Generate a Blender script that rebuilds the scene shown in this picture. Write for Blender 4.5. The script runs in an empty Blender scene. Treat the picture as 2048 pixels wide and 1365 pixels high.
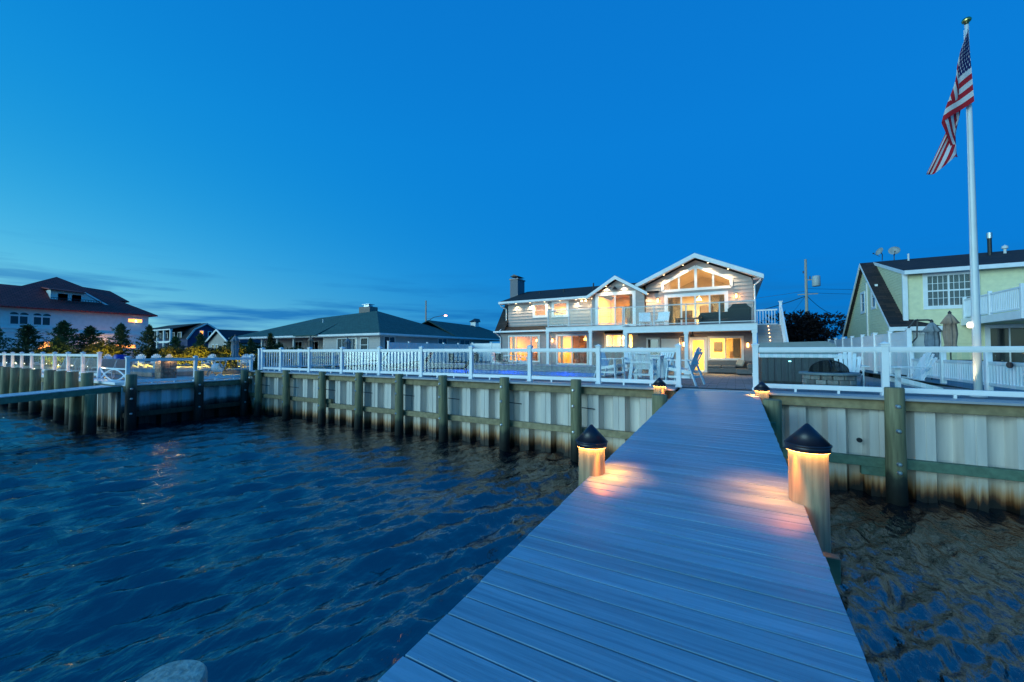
import bpy, math, random
import numpy as np
from mathutils import Vector, Matrix
R = math.radians
rnd = random.Random(7)
SC = bpy.context.scene
COL = SC.collection

# ------------------------------------------------------------------ camera, sky, sun, exposure
cam = bpy.data.cameras.new('camera')
cam.lens = 14.0; cam.sensor_width = 36.0; cam.clip_start = 0.05; cam.clip_end = 6000
camo = bpy.data.objects.new('camera', cam); COL.objects.link(camo)
camo.location = (0, 0, 0.96); camo.rotation_euler = (R(91.55), 0, R(29.24))
SC.camera = camo
SC.view_settings.view_transform = 'Standard'; SC.view_settings.look = 'None'
SC.view_settings.exposure = 0.15; SC.view_settings.gamma = 1.0; SC.view_settings.use_curve_mapping = False
SC.cycles.max_bounces = 8; SC.cycles.transparent_max_bounces = 24
SC.cycles.caustics_reflective = False; SC.cycles.caustics_refractive = False
SC.cycles.sample_clamp_indirect = 4.0
SC.cycles.use_denoising = True

SUNSET = Vector((-0.56, -0.83, 0)).normalized()      # afterglow: behind the viewer, to the left
world = bpy.data.worlds.new('World'); SC.world = world; world.use_nodes = True
def make_world():
    nt = world.node_tree; nt.nodes.clear()
    N = nt.nodes.new; L = nt.links.new
    out = N('ShaderNodeOutputWorld'); bg = N('ShaderNodeBackground'); L(bg.outputs[0], out.inputs[0])
    def val(x):
        n = N('ShaderNodeValue'); n.outputs[0].default_value = x; return n.outputs[0]
    def math_(op, a, b=None, clamp=False):
        n = N('ShaderNodeMath'); n.operation = op; n.use_clamp = clamp
        for i, s in enumerate((a, b)):
            if s is None: continue
            if isinstance(s, (int, float)): n.inputs[i].default_value = s
            else: L(s, n.inputs[i])
        return n.outputs[0]
    tc = N('ShaderNodeTexCoord')
    nrm = N('ShaderNodeVectorMath'); nrm.operation = 'NORMALIZE'; L(tc.outputs['Generated'], nrm.inputs[0])
    sep = N('ShaderNodeSeparateXYZ'); L(nrm.outputs[0], sep.inputs[0])
    z = math_('MAXIMUM', sep.outputs[2], 0.0)
    dot = N('ShaderNodeVectorMath'); dot.operation = 'DOT_PRODUCT'; L(nrm.outputs[0], dot.inputs[0])
    dot.inputs[1].default_value = SUNSET
    g = math_('MULTIPLY', math_('ADD', dot.outputs['Value'], 1.0), 0.5, True)
    fall = math_('POWER', 2.718, math_('MULTIPLY', z, -4.6))
    def mul(c, f):
        m = N('ShaderNodeVectorMath'); m.operation = 'SCALE'; m.inputs[0].default_value = c; L(f, m.inputs['Scale']); return m.outputs[0]
    def add(a, b):
        m = N('ShaderNodeVectorMath'); m.operation = 'ADD'; L(a, m.inputs[0]); L(b, m.inputs[1]); return m.outputs[0]
    # twilight blue, a little darker at the horizon opposite the glow and towards the zenith
    ramp = N('ShaderNodeValToRGB'); L(z, ramp.inputs[0])
    cr = ramp.color_ramp
    cr.elements[0].position = 0.0; cr.elements[0].color = (0.0022, 0.140, 0.48, 1)
    cr.elements[1].position = 1.0; cr.elements[1].color = (0.0024, 0.135, 0.50, 1)
    for p, c in ((0.18, (0.0024, 0.175, 0.58, 1)), (0.45, (0.0026, 0.179, 0.59, 1))):
        e = cr.elements.new(p); e.color = c
    sky = ramp.outputs[0]
    g17 = math_('POWER', g, 1.9); g5 = math_('POWER', g, 3.0); fallr = math_('POWER', 2.718, math_('MULTIPLY', z, -11.0))
    sky = add(sky, mul((0.0, 1.0, 0.45), math_('MULTIPLY', g17, fall)))
    sky = add(sky, mul((1.3, 0.30, 0.0), math_('MULTIPLY', g5, fallr)))
    # the Nishita sky, sun just under the horizon, for the physical part of the twilight
    nis = N('ShaderNodeTexSky'); nis.sky_type = 'NISHITA'; nis.sun_disc = False
    nis.sun_elevation = R(1.0); nis.sun_rotation = math.atan2(SUNSET.x, SUNSET.y); nis.ozone_density = 4.0
    ns = N('ShaderNodeVectorMath'); ns.operation = 'SCALE'; L(nis.outputs[0], ns.inputs[0]); ns.inputs['Scale'].default_value = 0.05
    nt2 = N('ShaderNodeVectorMath'); nt2.operation = 'MULTIPLY'; L(ns.outputs[0], nt2.inputs[0]); nt2.inputs[1].default_value = (0.01, 0.4, 0.6)
    sky = add(sky, nt2.outputs[0])
    # long thin cloud bars low over the horizon
    mp = N('ShaderNodeMapping'); mp.inputs['Scale'].default_value = (2.2, 2.2, 26.0); L(nrm.outputs[0], mp.inputs[0])
    no = N('ShaderNodeTexNoise'); no.inputs['Scale'].default_value = 1.5; no.inputs['Detail'].default_value = 5.0; no.inputs['Roughness'].default_value = 0.55
    L(mp.outputs[0], no.inputs['Vector'])
    cl = N('ShaderNodeMapRange'); cl.inputs[1].default_value = 0.47; cl.inputs[2].default_value = 0.64; L(no.outputs[0], cl.inputs[0])
    lo = N('ShaderNodeMapRange'); lo.inputs[1].default_value = 0.20; lo.inputs[2].default_value = 0.09; L(sep.outputs[2], lo.inputs[0])
    am = math_('MULTIPLY', math_('MULTIPLY', cl.outputs[0], lo.outputs[0]), 0.85)
    mix = N('ShaderNodeMix'); mix.data_type = 'RGBA'; L(am, mix.inputs['Factor'])
    L(sky, mix.inputs['A']); mix.inputs['B'].default_value = (0.006, 0.15, 0.45, 1)
    # below the horizon: dark water tone
    L(mix.outputs['Result'], bg.inputs['Color']); bg.inputs['Strength'].default_value = 1.0
make_world()

sun = bpy.data.lights.new('sun', 'SUN'); sun.energy = 2.4; sun.angle = R(45); sun.color = (0.54, 0.90, 1.0)
suno = bpy.data.objects.new('sun', sun); COL.objects.link(suno)
_d = Vector((-0.50, -0.86, math.tan(R(7)))).normalized()
suno.rotation_euler = (-_d).to_track_quat('-Z', 'Y').to_euler(); suno.location = (-20, -30, 20)

# ------------------------------------------------------------------ helpers
class MB:
    def __init__(s): s.v = []; s.f = []
    def poly(s, pts):
        n = len(s.v); s.v += [tuple(p) for p in pts]; s.f.append(tuple(range(n, n + len(pts)))); return s
    def box(s, x0, x1, y0, y1, z0, z1, c=0.0):
        if x0 > x1: x0, x1 = x1, x0
        if y0 > y1: y0, y1 = y1, y0
        if z0 > z1: z0, z1 = z1, z0
        n = len(s.v)
        if c <= 0:
            s.v += [(x, y, z) for x in (x0, x1) for y in (y0, y1) for z in (z0, z1)]
            s.f += [tuple(n + i for i in q) for q in ((0, 1, 3, 2), (4, 6, 7, 5), (0, 4, 5, 1), (2, 3, 7, 6), (0, 2, 6, 4), (1, 5, 7, 3))]
            return s
        c = min(c, (x1 - x0) * .45, (y1 - y0) * .45, (z1 - z0) * .45)
        X, Y, Z = (x0, x1), (y0, y1), (z0, z1)
        idx = {}
        for i in (0, 1):
            for j in (0, 1):
                for k in (0, 1):
                    sx, sy, sz = (c, -c)[i], (c, -c)[j], (c, -c)[k]
                    for a, p in enumerate(((X[i], Y[j] + sy, Z[k] + sz), (X[i] + sx, Y[j], Z[k] + sz), (X[i] + sx, Y[j] + sy, Z[k]))):
                        idx[i, j, k, a] = len(s.v); s.v.append(p)
        for i in (0, 1):
            s.f.append((idx[i, 0, 0, 0], idx[i, 0, 1, 0], idx[i, 1, 1, 0], idx[i, 1, 0, 0]))
            s.f.append((idx[0, i, 0, 1], idx[1, i, 0, 1], idx[1, i, 1, 1], idx[0, i, 1, 1]))
            s.f.append((idx[0, 0, i, 2], idx[0, 1, i, 2], idx[1, 1, i, 2], idx[1, 0, i, 2]))
            for j in (0, 1):
                s.f.append((idx[i, j, 0, 0], idx[i, j, 1, 0], idx[i, j, 1, 1], idx[i, j, 0, 1]))
                s.f.append((idx[i, 0, j, 0], idx[i, 1, j, 0], idx[i, 1, j, 2], idx[i, 0, j, 2]))
                s.f.append((idx[0, i, j, 1], idx[1, i, j, 1], idx[1, i, j, 2], idx[0, i, j, 2]))
                for k in (0, 1): s.f.append((idx[i, j, k, 0], idx[i, j, k, 1], idx[i, j, k, 2]))
        return s
    def beam(s, p0, p1, w, h, up=(0, 0, 1)):
        p0, p1 = Vector(p0), Vector(p1); d = (p1 - p0)
        if d.length < 1e-6: return s
        d.normalize(); up = Vector(up); r = d.cross(up)
        if r.length < 1e-4: r = d.cross(Vector((1, 0, 0)))
        r.normalize(); u = r.cross(d); n = len(s.v)
        for p in (p0, p1):
            for a, b in ((-1, -1), (1, -1), (1, 1), (-1, 1)): s.v.append(tuple(p + r * (a * w / 2) + u * (b * h / 2)))
        s.f += [tuple(n + i for i in q) for q in ((3, 2, 1, 0), (4, 5, 6, 7), (0, 1, 5, 4), (1, 2, 6, 5), (2, 3, 7, 6), (3, 0, 4, 7))]
        return s
    def cyl(s, p0, p1, r0, r1=None, n=12, cap=True):
        r1 = r0 if r1 is None else r1
        p0, p1 = Vector(p0), Vector(p1); d = (p1 - p0).normalized()
        a = d.cross(Vector((0, 0, 1)))
        if a.length < 1e-3: a = Vector((1, 0, 0))
        a.normalize(); b = d.cross(a); k = len(s.v)
        for p, r in ((p0, r0), (p1, r1)):
            for i in range(n):
                t = 2 * math.pi * i / n; s.v.append(tuple(p + a * (r * math.cos(t)) + b * (r * math.sin(t))))
        for i in range(n):
            j = (i + 1) % n; s.f.append((k + i, k + j, k + n + j, k + n + i))
        if cap:
            s.f.append(tuple(k + i for i in range(n - 1, -1, -1))); s.f.append(tuple(k + n + i for i in range(n)))
        return s
    def tube(s, pts, r, n=6):
        for a, b in zip(pts[:-1], pts[1:]): s.cyl(a, b, r, r, n)
        return s
    def lathe(s, prof, n=20, c=(0, 0, 0), wob=None):
        k = len(s.v); m = len(prof)
        for (r, z) in prof:
            for i in range(n):
                t = 2 * math.pi * i / n; rr = r * (wob(t, z) if wob else 1)
                s.v.append((c[0] + rr * math.cos(t), c[1] + rr * math.sin(t), c[2] + z))
        for q in range(m - 1):
            for i in range(n):
                j = (i + 1) % n; s.f.append((k + q * n + i, k + q * n + j, k + (q + 1) * n + j, k + (q + 1) * n + i))
        if prof[0][0] > 1e-4: s.f.append(tuple(k + i for i in range(n - 1, -1, -1)))
        if prof[-1][0] > 1e-4: s.f.append(tuple(k + (m - 1) * n + i for i in range(n)))
        return s
    def prism(s, pts, d):
        """polygon extruded by vector d"""
        d = Vector(d); k = len(s.v); n = len(pts)
        s.v += [tuple(p) for p in pts] + [tuple(Vector(p) + d) for p in pts]
        s.f.append(tuple(range(k, k + n))); s.f.append(tuple(range(k + 2 * n - 1, k + n - 1, -1)))
        for i in range(n):
            j = (i + 1) % n; s.f.append((k + i, k + n + i, k + n + j, k + j))
        return s
    def mesh(s, name, off=None):
        v = s.v if off is None else [(a - off[0], b - off[1], c - off[2]) for a, b, c in s.v]
        me = bpy.data.meshes.new(name); me.from_pydata(v, [], s.f); me.update(); return me
    def build(s, name, mat, parent=None, world=True, smooth=False, fix=True):
        off = parent_world(parent) if (world and parent is not None) else None
        me = s.mesh(name, off); me.materials.append(mat)
        if fix:
            import bmesh
            bm = bmesh.new(); bm.from_mesh(me); bmesh.ops.recalc_face_normals(bm, faces=bm.faces); bm.to_mesh(me); bm.free()
        if smooth:
            for p in me.polygons: p.use_smooth = True
        o = bpy.data.objects.new(name, me); COL.objects.link(o)
        if parent is not None: o.parent = parent
        return o
def parent_world(p):
    v = Vector((0, 0, 0))
    while p is not None: v += p.location; p = p.parent
    return v
def place(me, name, parent=None, loc=(0, 0, 0), rot=(0, 0, 0), scale=(1, 1, 1)):
    o = bpy.data.objects.new(name, me); COL.objects.link(o); o.location = loc; o.rotation_euler = rot; o.scale = scale
    if parent is not None: o.parent = parent
    return o
def T(name, label, cat, loc=(0, 0, 0), rz=0.0, group=None):
    o = bpy.data.objects.new(name, None); COL.objects.link(o); o.empty_display_size = .1
    o.location = loc; o.rotation_euler = (0, 0, rz); o['label'] = label; o['category'] = cat
    if group: o['group'] = group
    return o
def tag(o, label, cat, group=None):
    o['label'] = label; o['category'] = cat
    if group: o['group'] = group
    return o
def struct(o, kind='structure', label=None):
    o['kind'] = kind
    if label: o['label'] = label
    return o
def copy_tree(o, parent=None):
    c = o.copy(); COL.objects.link(c); c.parent = parent
    for ch in list(o.children): copy_tree(ch, c)
    return c
def dup(o, loc, rz, label, s=1.0):
    c = copy_tree(o); c.location = loc; c.rotation_euler = (0, 0, rz); c['label'] = label; c.scale = (s, s, s); return c
def light(kind, loc, power, color, parent=None, size=.05, rot=None, name=None, spot=None):
    l = bpy.data.lights.new(name or 'lamp_light', kind); l.energy = power; l.color = color
    if kind == 'AREA': l.size = size
    else: l.shadow_soft_size = size
    if kind == 'SPOT': l.spot_size = R(spot or 100); l.spot_blend = .7
    o = bpy.data.objects.new(name or 'lamp_light', l); COL.objects.link(o)
    if parent is not None:
        o.parent = parent; o.location = Vector(loc) - parent_world(parent)
    else: o.location = loc
    if rot: o.rotation_euler = rot
    return o
WARM = (1.0, 0.56, 0.22); WARMW = (1.0, 0.72, 0.40); ORANGE = (1.0, 0.42, 0.12)

# ------------------------------------------------------------------ materials
def nodes(name):
    m = bpy.data.materials.new(name); m.use_nodes = True
    nt = m.node_tree; b = nt.nodes['Principled BSDF']; return m, nt, b
def rgba(c): return (c[0], c[1], c[2], 1)
def M(name, col, rough=.6, var=.15, scale=6, stretch=(1, 1, 1), bump=0.0, bscale=40, metal=0.0, rand=0.0, spec=.5, detail=5, col2=None):
    m, nt, b = nodes(name); N = nt.nodes.new; L = nt.links.new
    tc = N('ShaderNodeTexCoord'); mp = N('ShaderNodeMapping'); mp.inputs['Scale'].default_value = stretch
    L(tc.outputs['Object'], mp.inputs[0])
    oi = N('ShaderNodeObjectInfo')
    of = N('ShaderNodeVectorMath'); of.operation = 'MULTIPLY_ADD'; of.inputs[1].default_value = (1, 1, 1)
    sc_ = N('ShaderNodeMath'); sc_.operation = 'MULTIPLY'; sc_.inputs[1].default_value = 37.0; L(oi.outputs['Random'], sc_.inputs[0])
    L(mp.outputs[0], of.inputs[0]); L(sc_.outputs[0], of.inputs[2])
    no = N('ShaderNodeTexNoise'); no.inputs['Scale'].default_value = scale; no.inputs['Detail'].default_value = detail; L(of.outputs[0], no.inputs['Vector'])
    mx = N('ShaderNodeMix'); mx.data_type = 'RGBA'
    mr = N('ShaderNodeMapRange'); mr.inputs[1].default_value = .3; mr.inputs[2].default_value = .7; L(no.outputs[0], mr.inputs[0])
    L(mr.outputs[0], mx.inputs['Factor'])
    c2 = col2 or tuple(x * (1 + var) for x in col); c1 = tuple(x * (1 - var) for x in col)
    mx.inputs['A'].default_value = rgba(c1); mx.inputs['B'].default_value = rgba(c2)
    last = mx.outputs['Result']
    if rand:
        hv = N('ShaderNodeHueSaturation'); rr = N('ShaderNodeMapRange'); rr.inputs[3].default_value = 1 - rand; rr.inputs[4].default_value = 1 + rand
        L(oi.outputs['Random'], rr.inputs[0]); L(rr.outputs[0], hv.inputs['Value']); L(last, hv.inputs['Color']); last = hv.outputs[0]
    L(last, b.inputs['Base Color'])
    b.inputs['Roughness'].default_value = rough; b.inputs['Metallic'].default_value = metal; b.inputs['Specular IOR Level'].default_value = spec
    if bump:
        n2 = N('ShaderNodeTexNoise'); n2.inputs['Scale'].default_value = bscale; n2.inputs['Detail'].default_value = 4; L(of.outputs[0], n2.inputs['Vector'])
        bp = N('ShaderNodeBump'); bp.inputs['Strength'].default_value = bump; bp.inputs['Distance'].default_value = .01
        L(n2.outputs[0], bp.inputs['Height']); L(bp.outputs[0], b.inputs['Normal'])
    return m
def emit(name, col, s):
    m, nt, b = nodes(name); b.inputs['Base Color'].default_value = rgba(col); b.inputs['Emission Color'].default_value = rgba(col); b.inputs['Emission Strength'].default_value = s; return m
def glass(name, tint=(.9, .95, .95), refl=1.0, haze=0.0, rough=.02):
    m = bpy.data.materials.new(name); m.use_nodes = True; nt = m.node_tree; nt.nodes.clear(); N = nt.nodes.new; L = nt.links.new
    out = N('ShaderNodeOutputMaterial'); tr = N('ShaderNodeBsdfTransparent'); tr.inputs[0].default_value = rgba(tint)
    gl = N('ShaderNodeBsdfGlossy'); gl.inputs['Roughness'].default_value = rough; gl.inputs[0].default_value = (1, 1, 1, 1)
    fr = N('ShaderNodeFresnel'); fr.inputs[0].default_value = 1.5
    mu = N('ShaderNodeMath'); mu.operation = 'MULTIPLY'; mu.inputs[1].default_value = refl; mu.use_clamp = True; L(fr.outputs[0], mu.inputs[0])
    m1 = N('ShaderNodeMixShader'); L(mu.outputs[0], m1.inputs[0]); L(tr.outputs[0], m1.inputs[1]); L(gl.outputs[0], m1.inputs[2])
    last = m1.outputs[0]
    if haze:
        df = N('ShaderNodeBsdfDiffuse'); df.inputs[0].default_value = (.8, .85, .85, 1)
        m2 = N('ShaderNodeMixShader'); m2.inputs[0].default_value = haze; L(last, m2.inputs[1]); L(df.outputs[0], m2.inputs[2]); last = m2.outputs[0]
    L(last, out.inputs[0]); return m
def stained(name, col, bands, var=.12, scale=5, stretch=(1, 1, .3), rough=.7, bump=.3, jitter=.35, jscale=(5, 5, .6)):
    """colour that changes with height above the water (tide stains): bands = [(z, colour)] in world metres"""
    m, nt, b = nodes(name); N = nt.nodes.new; L = nt.links.new
    ge = N('ShaderNodeNewGeometry'); sp = N('ShaderNodeSeparateXYZ'); L(ge.outputs['Position'], sp.inputs[0])
    mp = N('ShaderNodeMapping'); mp.inputs['Scale'].default_value = jscale; L(ge.outputs['Position'], mp.inputs[0])
    n1 = N('ShaderNodeTexNoise'); n1.inputs['Scale'].default_value = 1.6; n1.inputs['Detail'].default_value = 5; L(mp.outputs[0], n1.inputs['Vector'])
    j = N('ShaderNodeMath'); j.operation = 'MULTIPLY_ADD'; j.inputs[1].default_value = jitter * 2; L(n1.outputs[0], j.inputs[0]); L(sp.outputs[2], j.inputs[2])
    z0, z1 = bands[0][0] - .01, bands[-1][0] + .01
    mr = N('ShaderNodeMapRange'); mr.inputs[1].default_value = z0 + jitter; mr.inputs[2].default_value = z1 + jitter; L(j.outputs[0], mr.inputs[0])
    rp = N('ShaderNodeValToRGB'); L(mr.outputs[0], rp.inputs[0]); cr = rp.color_ramp
    for i, (z, c) in enumerate(bands):
        t = (z - z0) / (z1 - z0)
        if i < 2: e = cr.elements[i]; e.position = t
        else: e = cr.elements.new(t)
        e.color = rgba(c)
    mp2 = N('ShaderNodeMapping'); mp2.inputs['Scale'].default_value = stretch; L(ge.outputs['Position'], mp2.inputs[0])
    n2 = N('ShaderNodeTexNoise'); n2.inputs['Scale'].default_value = scale; n2.inputs['Detail'].default_value = 6; L(mp2.outputs[0], n2.inputs['Vector'])
    hv = N('ShaderNodeHueSaturation'); m2 = N('ShaderNodeMapRange'); m2.inputs[1].default_value = .3; m2.inputs[2].default_value = .7
    m2.inputs[3].default_value = 1 - var; m2.inputs[4].default_value = 1 + var
    L(n2.outputs[0], m2.inputs[0]); L(m2.outputs[0], hv.inputs['Value']); L(rp.outputs[0], hv.inputs['Color'])
    L(hv.outputs[0], b.inputs['Base Color']); b.inputs['Roughness'].default_value = rough
    if bump:
        bp = N('ShaderNodeBump'); bp.inputs['Strength'].default_value = bump; bp.inputs['Distance'].default_value = .01
        L(n2.outputs[0], bp.inputs['Height']); L(bp.outputs[0], b.inputs['Normal'])
    return m
def brickmat(name, c1, c2, mortar, sx, sy, rough=.8, plane='XY', bump=.4, msize=.02):
    m, nt, b = nodes(name); N = nt.nodes.new; L = nt.links.new
    ge = N('ShaderNodeNewGeometry'); sp = N('ShaderNodeSeparateXYZ'); L(ge.outputs['Position'], sp.inputs[0])
    cb = N('ShaderNodeCombineXYZ')
    for i, ax in enumerate(plane):
        L(sp.outputs['XYZ'.index(ax)], cb.inputs[i])
    br = N('ShaderNodeTexBrick'); L(cb.outputs[0], br.inputs['Vector']); br.inputs['Scale'].default_value = 1.0
    br.inputs['Brick Width'].default_value = sx; br.inputs['Row Height'].default_value = sy; br.inputs['Mortar Size'].default_value = msize
    br.inputs['Color1'].default_value = rgba(c1); br.inputs['Color2'].default_value = rgba(c2); br.inputs['Mortar'].default_value = rgba(mortar)
    no = N('ShaderNodeTexNoise'); no.inputs['Scale'].default_value = 2.5; no.inputs['Detail'].default_value = 6; L(ge.outputs['Position'], no.inputs['Vector'])
    hv = N('ShaderNodeHueSaturation'); mr = N('ShaderNodeMapRange'); mr.inputs[3].default_value = .6; mr.inputs[4].default_value = 1.4
    L(no.outputs[0], mr.inputs[0]); L(mr.outputs[0], hv.inputs['Value']); L(br.outputs[0], hv.inputs['Color']); L(hv.outputs[0], b.inputs['Base Color'])
    b.inputs['Roughness'].default_value = rough
    bp = N('ShaderNodeBump'); bp.inputs['Strength'].default_value = bump; bp.inputs['Distance'].default_value = .02; bp.invert = True
    L(br.outputs['Fac'], bp.inputs['Height']); L(bp.outputs[0], b.inputs['Normal'])
    return m

VINYL = M('white_vinyl', (.86, .88, .90), .35, .05, 3, bump=.05)
TRIM = M('white_trim', (.84, .85, .86), .5, .06, 3)
POLY = M('white_resin', (.82, .84, .86), .45, .08, 5)
def make_deck():
    m, nt, b = nodes('composite_deck'); N = nt.nodes.new; L = nt.links.new
    tc = N('ShaderNodeTexCoord'); oi = N('ShaderNodeObjectInfo')
    mu = N('ShaderNodeMath'); mu.operation = 'MULTIPLY'; mu.inputs[1].default_value = 53; L(oi.outputs['Random'], mu.inputs[0])
    ad = N('ShaderNodeVectorMath'); ad.operation = 'ADD'; L(tc.outputs['Object'], ad.inputs[0]); L(mu.outputs[0], ad.inputs[1])
    mp = N('ShaderNodeMapping'); mp.inputs['Scale'].default_value = (.55, 16, 1); L(ad.outputs[0], mp.inputs[0])
    n1 = N('ShaderNodeTexNoise'); n1.inputs['Scale'].default_value = 2.2; n1.inputs['Detail'].default_value = 7; n1.inputs['Roughness'].default_value = .62; n1.inputs['Distortion'].default_value = .6; L(mp.outputs[0], n1.inputs['Vector'])
    mp2 = N('ShaderNodeMapping'); mp2.inputs['Scale'].default_value = (2.5, 90, 1); L(ad.outputs[0], mp2.inputs[0])
    n2 = N('ShaderNodeTexNoise'); n2.inputs['Scale'].default_value = 2; n2.inputs['Detail'].default_value = 3; L(mp2.outputs[0], n2.inputs['Vector'])
    rp = N('ShaderNodeValToRGB'); cr = rp.color_ramp; cr.elements[0].position = .32; cr.elements[0].color = (.12, .26, .35, 1)
    cr.elements[1].position = .68; cr.elements[1].color = (.24, .44, .56, 1); e = cr.elements.new(.5); e.color = (.175, .355, .46, 1)
    L(n1.outputs[0], rp.inputs[0])
    hv = N('ShaderNodeHueSaturation'); mr = N('ShaderNodeMapRange'); mr.inputs[3].default_value = .88; mr.inputs[4].default_value = 1.10
    L(oi.outputs['Random'], mr.inputs[0]); L(mr.outputs[0], hv.inputs['Value']); L(rp.outputs[0], hv.inputs['Color']); L(hv.outputs[0], b.inputs['Base Color'])
    mr2 = N('ShaderNodeMapRange'); mr2.inputs[3].default_value = .38; mr2.inputs[4].default_value = .6; L(n1.outputs[0], mr2.inputs[0]); L(mr2.outputs[0], b.inputs['Roughness'])
    sm = N('ShaderNodeMath'); sm.operation = 'ADD'; L(n1.outputs[0], sm.inputs[0]); L(n2.outputs[0], sm.inputs[1])
    bp = N('ShaderNodeBump'); bp.inputs['Strength'].default_value = .25; bp.inputs['Distance'].default_value = .004; L(sm.outputs[0], bp.inputs['Height']); L(bp.outputs[0], b.inputs['Normal'])
    return m
DECK = make_deck()
CAPB = M('cap_board', (.34, .36, .40), .5, .12, 4, (1, 12, 1), bump=.1)
PILEW = stained('treated_pile', None, [(-2.3, (.004, .005, .004)), (-1.85, (.008, .009, .007)), (-1.6, (.03, .035, .022)), (-1.45, (.17, .165, .09)), (-.2, (.21, .195, .105)), (.4, (.20, .165, .09))], var=.3, scale=9, stretch=(2.2, 2.2, .18), bump=.6, jitter=.22)
LAMPW = stained('lamp_pile_wood', None, [(-2.3, (.004, .005, .004)), (-1.7, (.01, .012, .008)), (-1.4, (.13, .15, .09)), (-.3, (.24, .24, .15)), (.4, (.34, .27, .16))], var=.3, scale=9, stretch=(3, 3, .22), bump=.6, jitter=.2)
WALER = M('waler_timber', (.28, .225, .13), .75, .28, 7, (1, 1, 1), bump=.4, bscale=20, rand=.15)
WALERG = M('green_waler_timber', (.11, .19, .13), .75, .25, 7, bump=.4, bscale=20)
SHEET = stained('vinyl_sheet', None, [(-2.3, (.004, .003, .002)), (-2.05, (.012, .007, .004)), (-1.96, (.15, .055, .018)), (-1.84, (.46, .25, .12)), (-1.66, (.62, .53, .43)), (-1.3, (.66, .61, .56)), (0, (.65, .61, .575))], var=.13, scale=2.5, stretch=(3, 3, .22), rough=.55, bump=.05, jitter=.22, jscale=(7, 7, .35))
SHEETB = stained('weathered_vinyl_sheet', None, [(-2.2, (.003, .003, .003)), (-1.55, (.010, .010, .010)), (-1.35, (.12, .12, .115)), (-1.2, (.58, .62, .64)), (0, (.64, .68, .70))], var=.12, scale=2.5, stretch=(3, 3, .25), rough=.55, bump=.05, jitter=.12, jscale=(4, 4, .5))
BOLT = M('galvanised', (.55, .57, .60), .35, .2, 20, metal=.9)
BLACK = M('black_metal', (.012, .013, .016), .42, .3, 8)
DARKM = M('dark_metal', (.03, .032, .036), .45, .2, 8)
NAVY = M('lamp_cap_black', (.012, .014, .028), .38, .25, 6, bump=.05)
LAMPGLOW = emit('lamp_glow', (1.0, .42, .10), 34)
SPOTGLOW = emit('spot_glow', (1.0, .74, .42), 6)
FGLASS = glass('fence_glass', (.93, .97, .97), .18, .006)
WGLASS = glass('window_glass', (.95, .96, .95), .45)
SCREEN = glass('insect_screen', (.62, .62, .62), 0.0, .03)
SIDEG = M('grey_siding', (.36, .34, .34), .6, .08, 5, bump=.05)
SIDEL = M('grey_lower_siding', (.33, .30, .31), .65, .1, 5, bump=.05)
SIDEY = M('yellow_siding', (.80, .75, .47), .6, .07, 5, bump=.05)
ROOFD = brickmat('dark_shingle', (.018, .022, .024), (.030, .034, .036), (.008, .009, .01), .32, .14, .9, 'XY', .3, .012)
ROOFG = brickmat('green_shingle', (.034, .115, .105), (.05, .145, .132), (.02, .065, .062), .4, .16, .9, 'XY', .3, .015)
ROOFR = brickmat('maroon_tile', (.34, .045, .045), (.42, .065, .062), (.14, .02, .02), .35, .22, .8, 'YX', .5, .03)
ROOFN = brickmat('black_shingle', (.012, .013, .018), (.05, .032, .03), (.008, .008, .01), .5, .16, .9, 'XY', .3, .012)
STUCCO = M('pale_stucco', (.80, .87, .85), .8, .06, 3, bump=.2, bscale=30)
RANCHW = M('ranch_siding', (.50, .46, .45), .7, .06, 4)
PAVER = brickmat('patio_paver', (.22, .20, .20), (.30, .27, .26), (.12, .11, .11), .45, .30, .8, 'XY', .2, .012)
GROUNDM = M('ground_soil', (.035, .045, .02), .9, .4, .8)
STONE = brickmat('stone_veneer', (.30, .24, .19), (.16, .14, .13), (.07, .06, .06), .28, .13, .85, 'XZ', .8, .02)
STONEY = brickmat('stone_veneer_side', (.30, .24, .19), (.16, .14, .13), (.07, .06, .06), .28, .13, .85, 'YZ', .8, .02)
INTW = M('warm_interior_paint', (.80, .56, .22), .7, .05, 2)
INTF = M('interior_floor', (.42, .26, .13), .5, .2, 3)
DARKPANE = M('dark_pane', (.012, .018, .022), .06, .2, 3, spec=.8)
FABRIC = M('grey_fabric', (.16, .16, .17), .9, .15, 20, bump=.2, bscale=200)
FABD = M('charcoal_sling', (.035, .045, .05), .8, .2, 30, bump=.2, bscale=200)
FABT = M('taupe_umbrella_cloth', (.36, .25, .19), .9, .15, 8, bump=.2, bscale=60)
FABU = M('grey_umbrella_cloth', (.24, .28, .32), .9, .15, 8, bump=.2, bscale=60)
FABW = M('pale_sling', (.60, .56, .50), .8, .12, 20)
BLUEP = M('blue_plastic', (.01, .03, .35), .4, .15, 6)
SPAC = M('spa_cabinet', (.05, .065, .075), .5, .2, 6, (8, 1, 1))
SPAV = M('spa_cover', (.22, .27, .28), .6, .08, 5, bump=.1)
BARK = M('bark', (.06, .045, .03), .9, .3, 12, (1, 1, .3), bump=.5)
POLEW = M('utility_pole_wood', (.42, .35, .28), .85, .25, 6, (6, 6, .4), bump=.3)
LEAFC = M('conifer_leaf', (.06, .11, .045), .7, .5, 1.2, rand=.25)
LEAFY = M('shrub_leaf', (.10, .10, .018), .7, .4, 1.4, rand=.2)
LEAFP = M('plum_leaf', (.016, .012, .014), .7, .5, 1.2)
LEAFG = M('bush_leaf', (.035, .06, .025), .7, .5, 1.2, rand=.2)
def leafy(m):
    b = m.node_tree.nodes['Principled BSDF']; b.inputs['Specular IOR Level'].default_value = .2
for _m in (LEAFC, LEAFY, LEAFP, LEAFG): leafy(_m)

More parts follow.
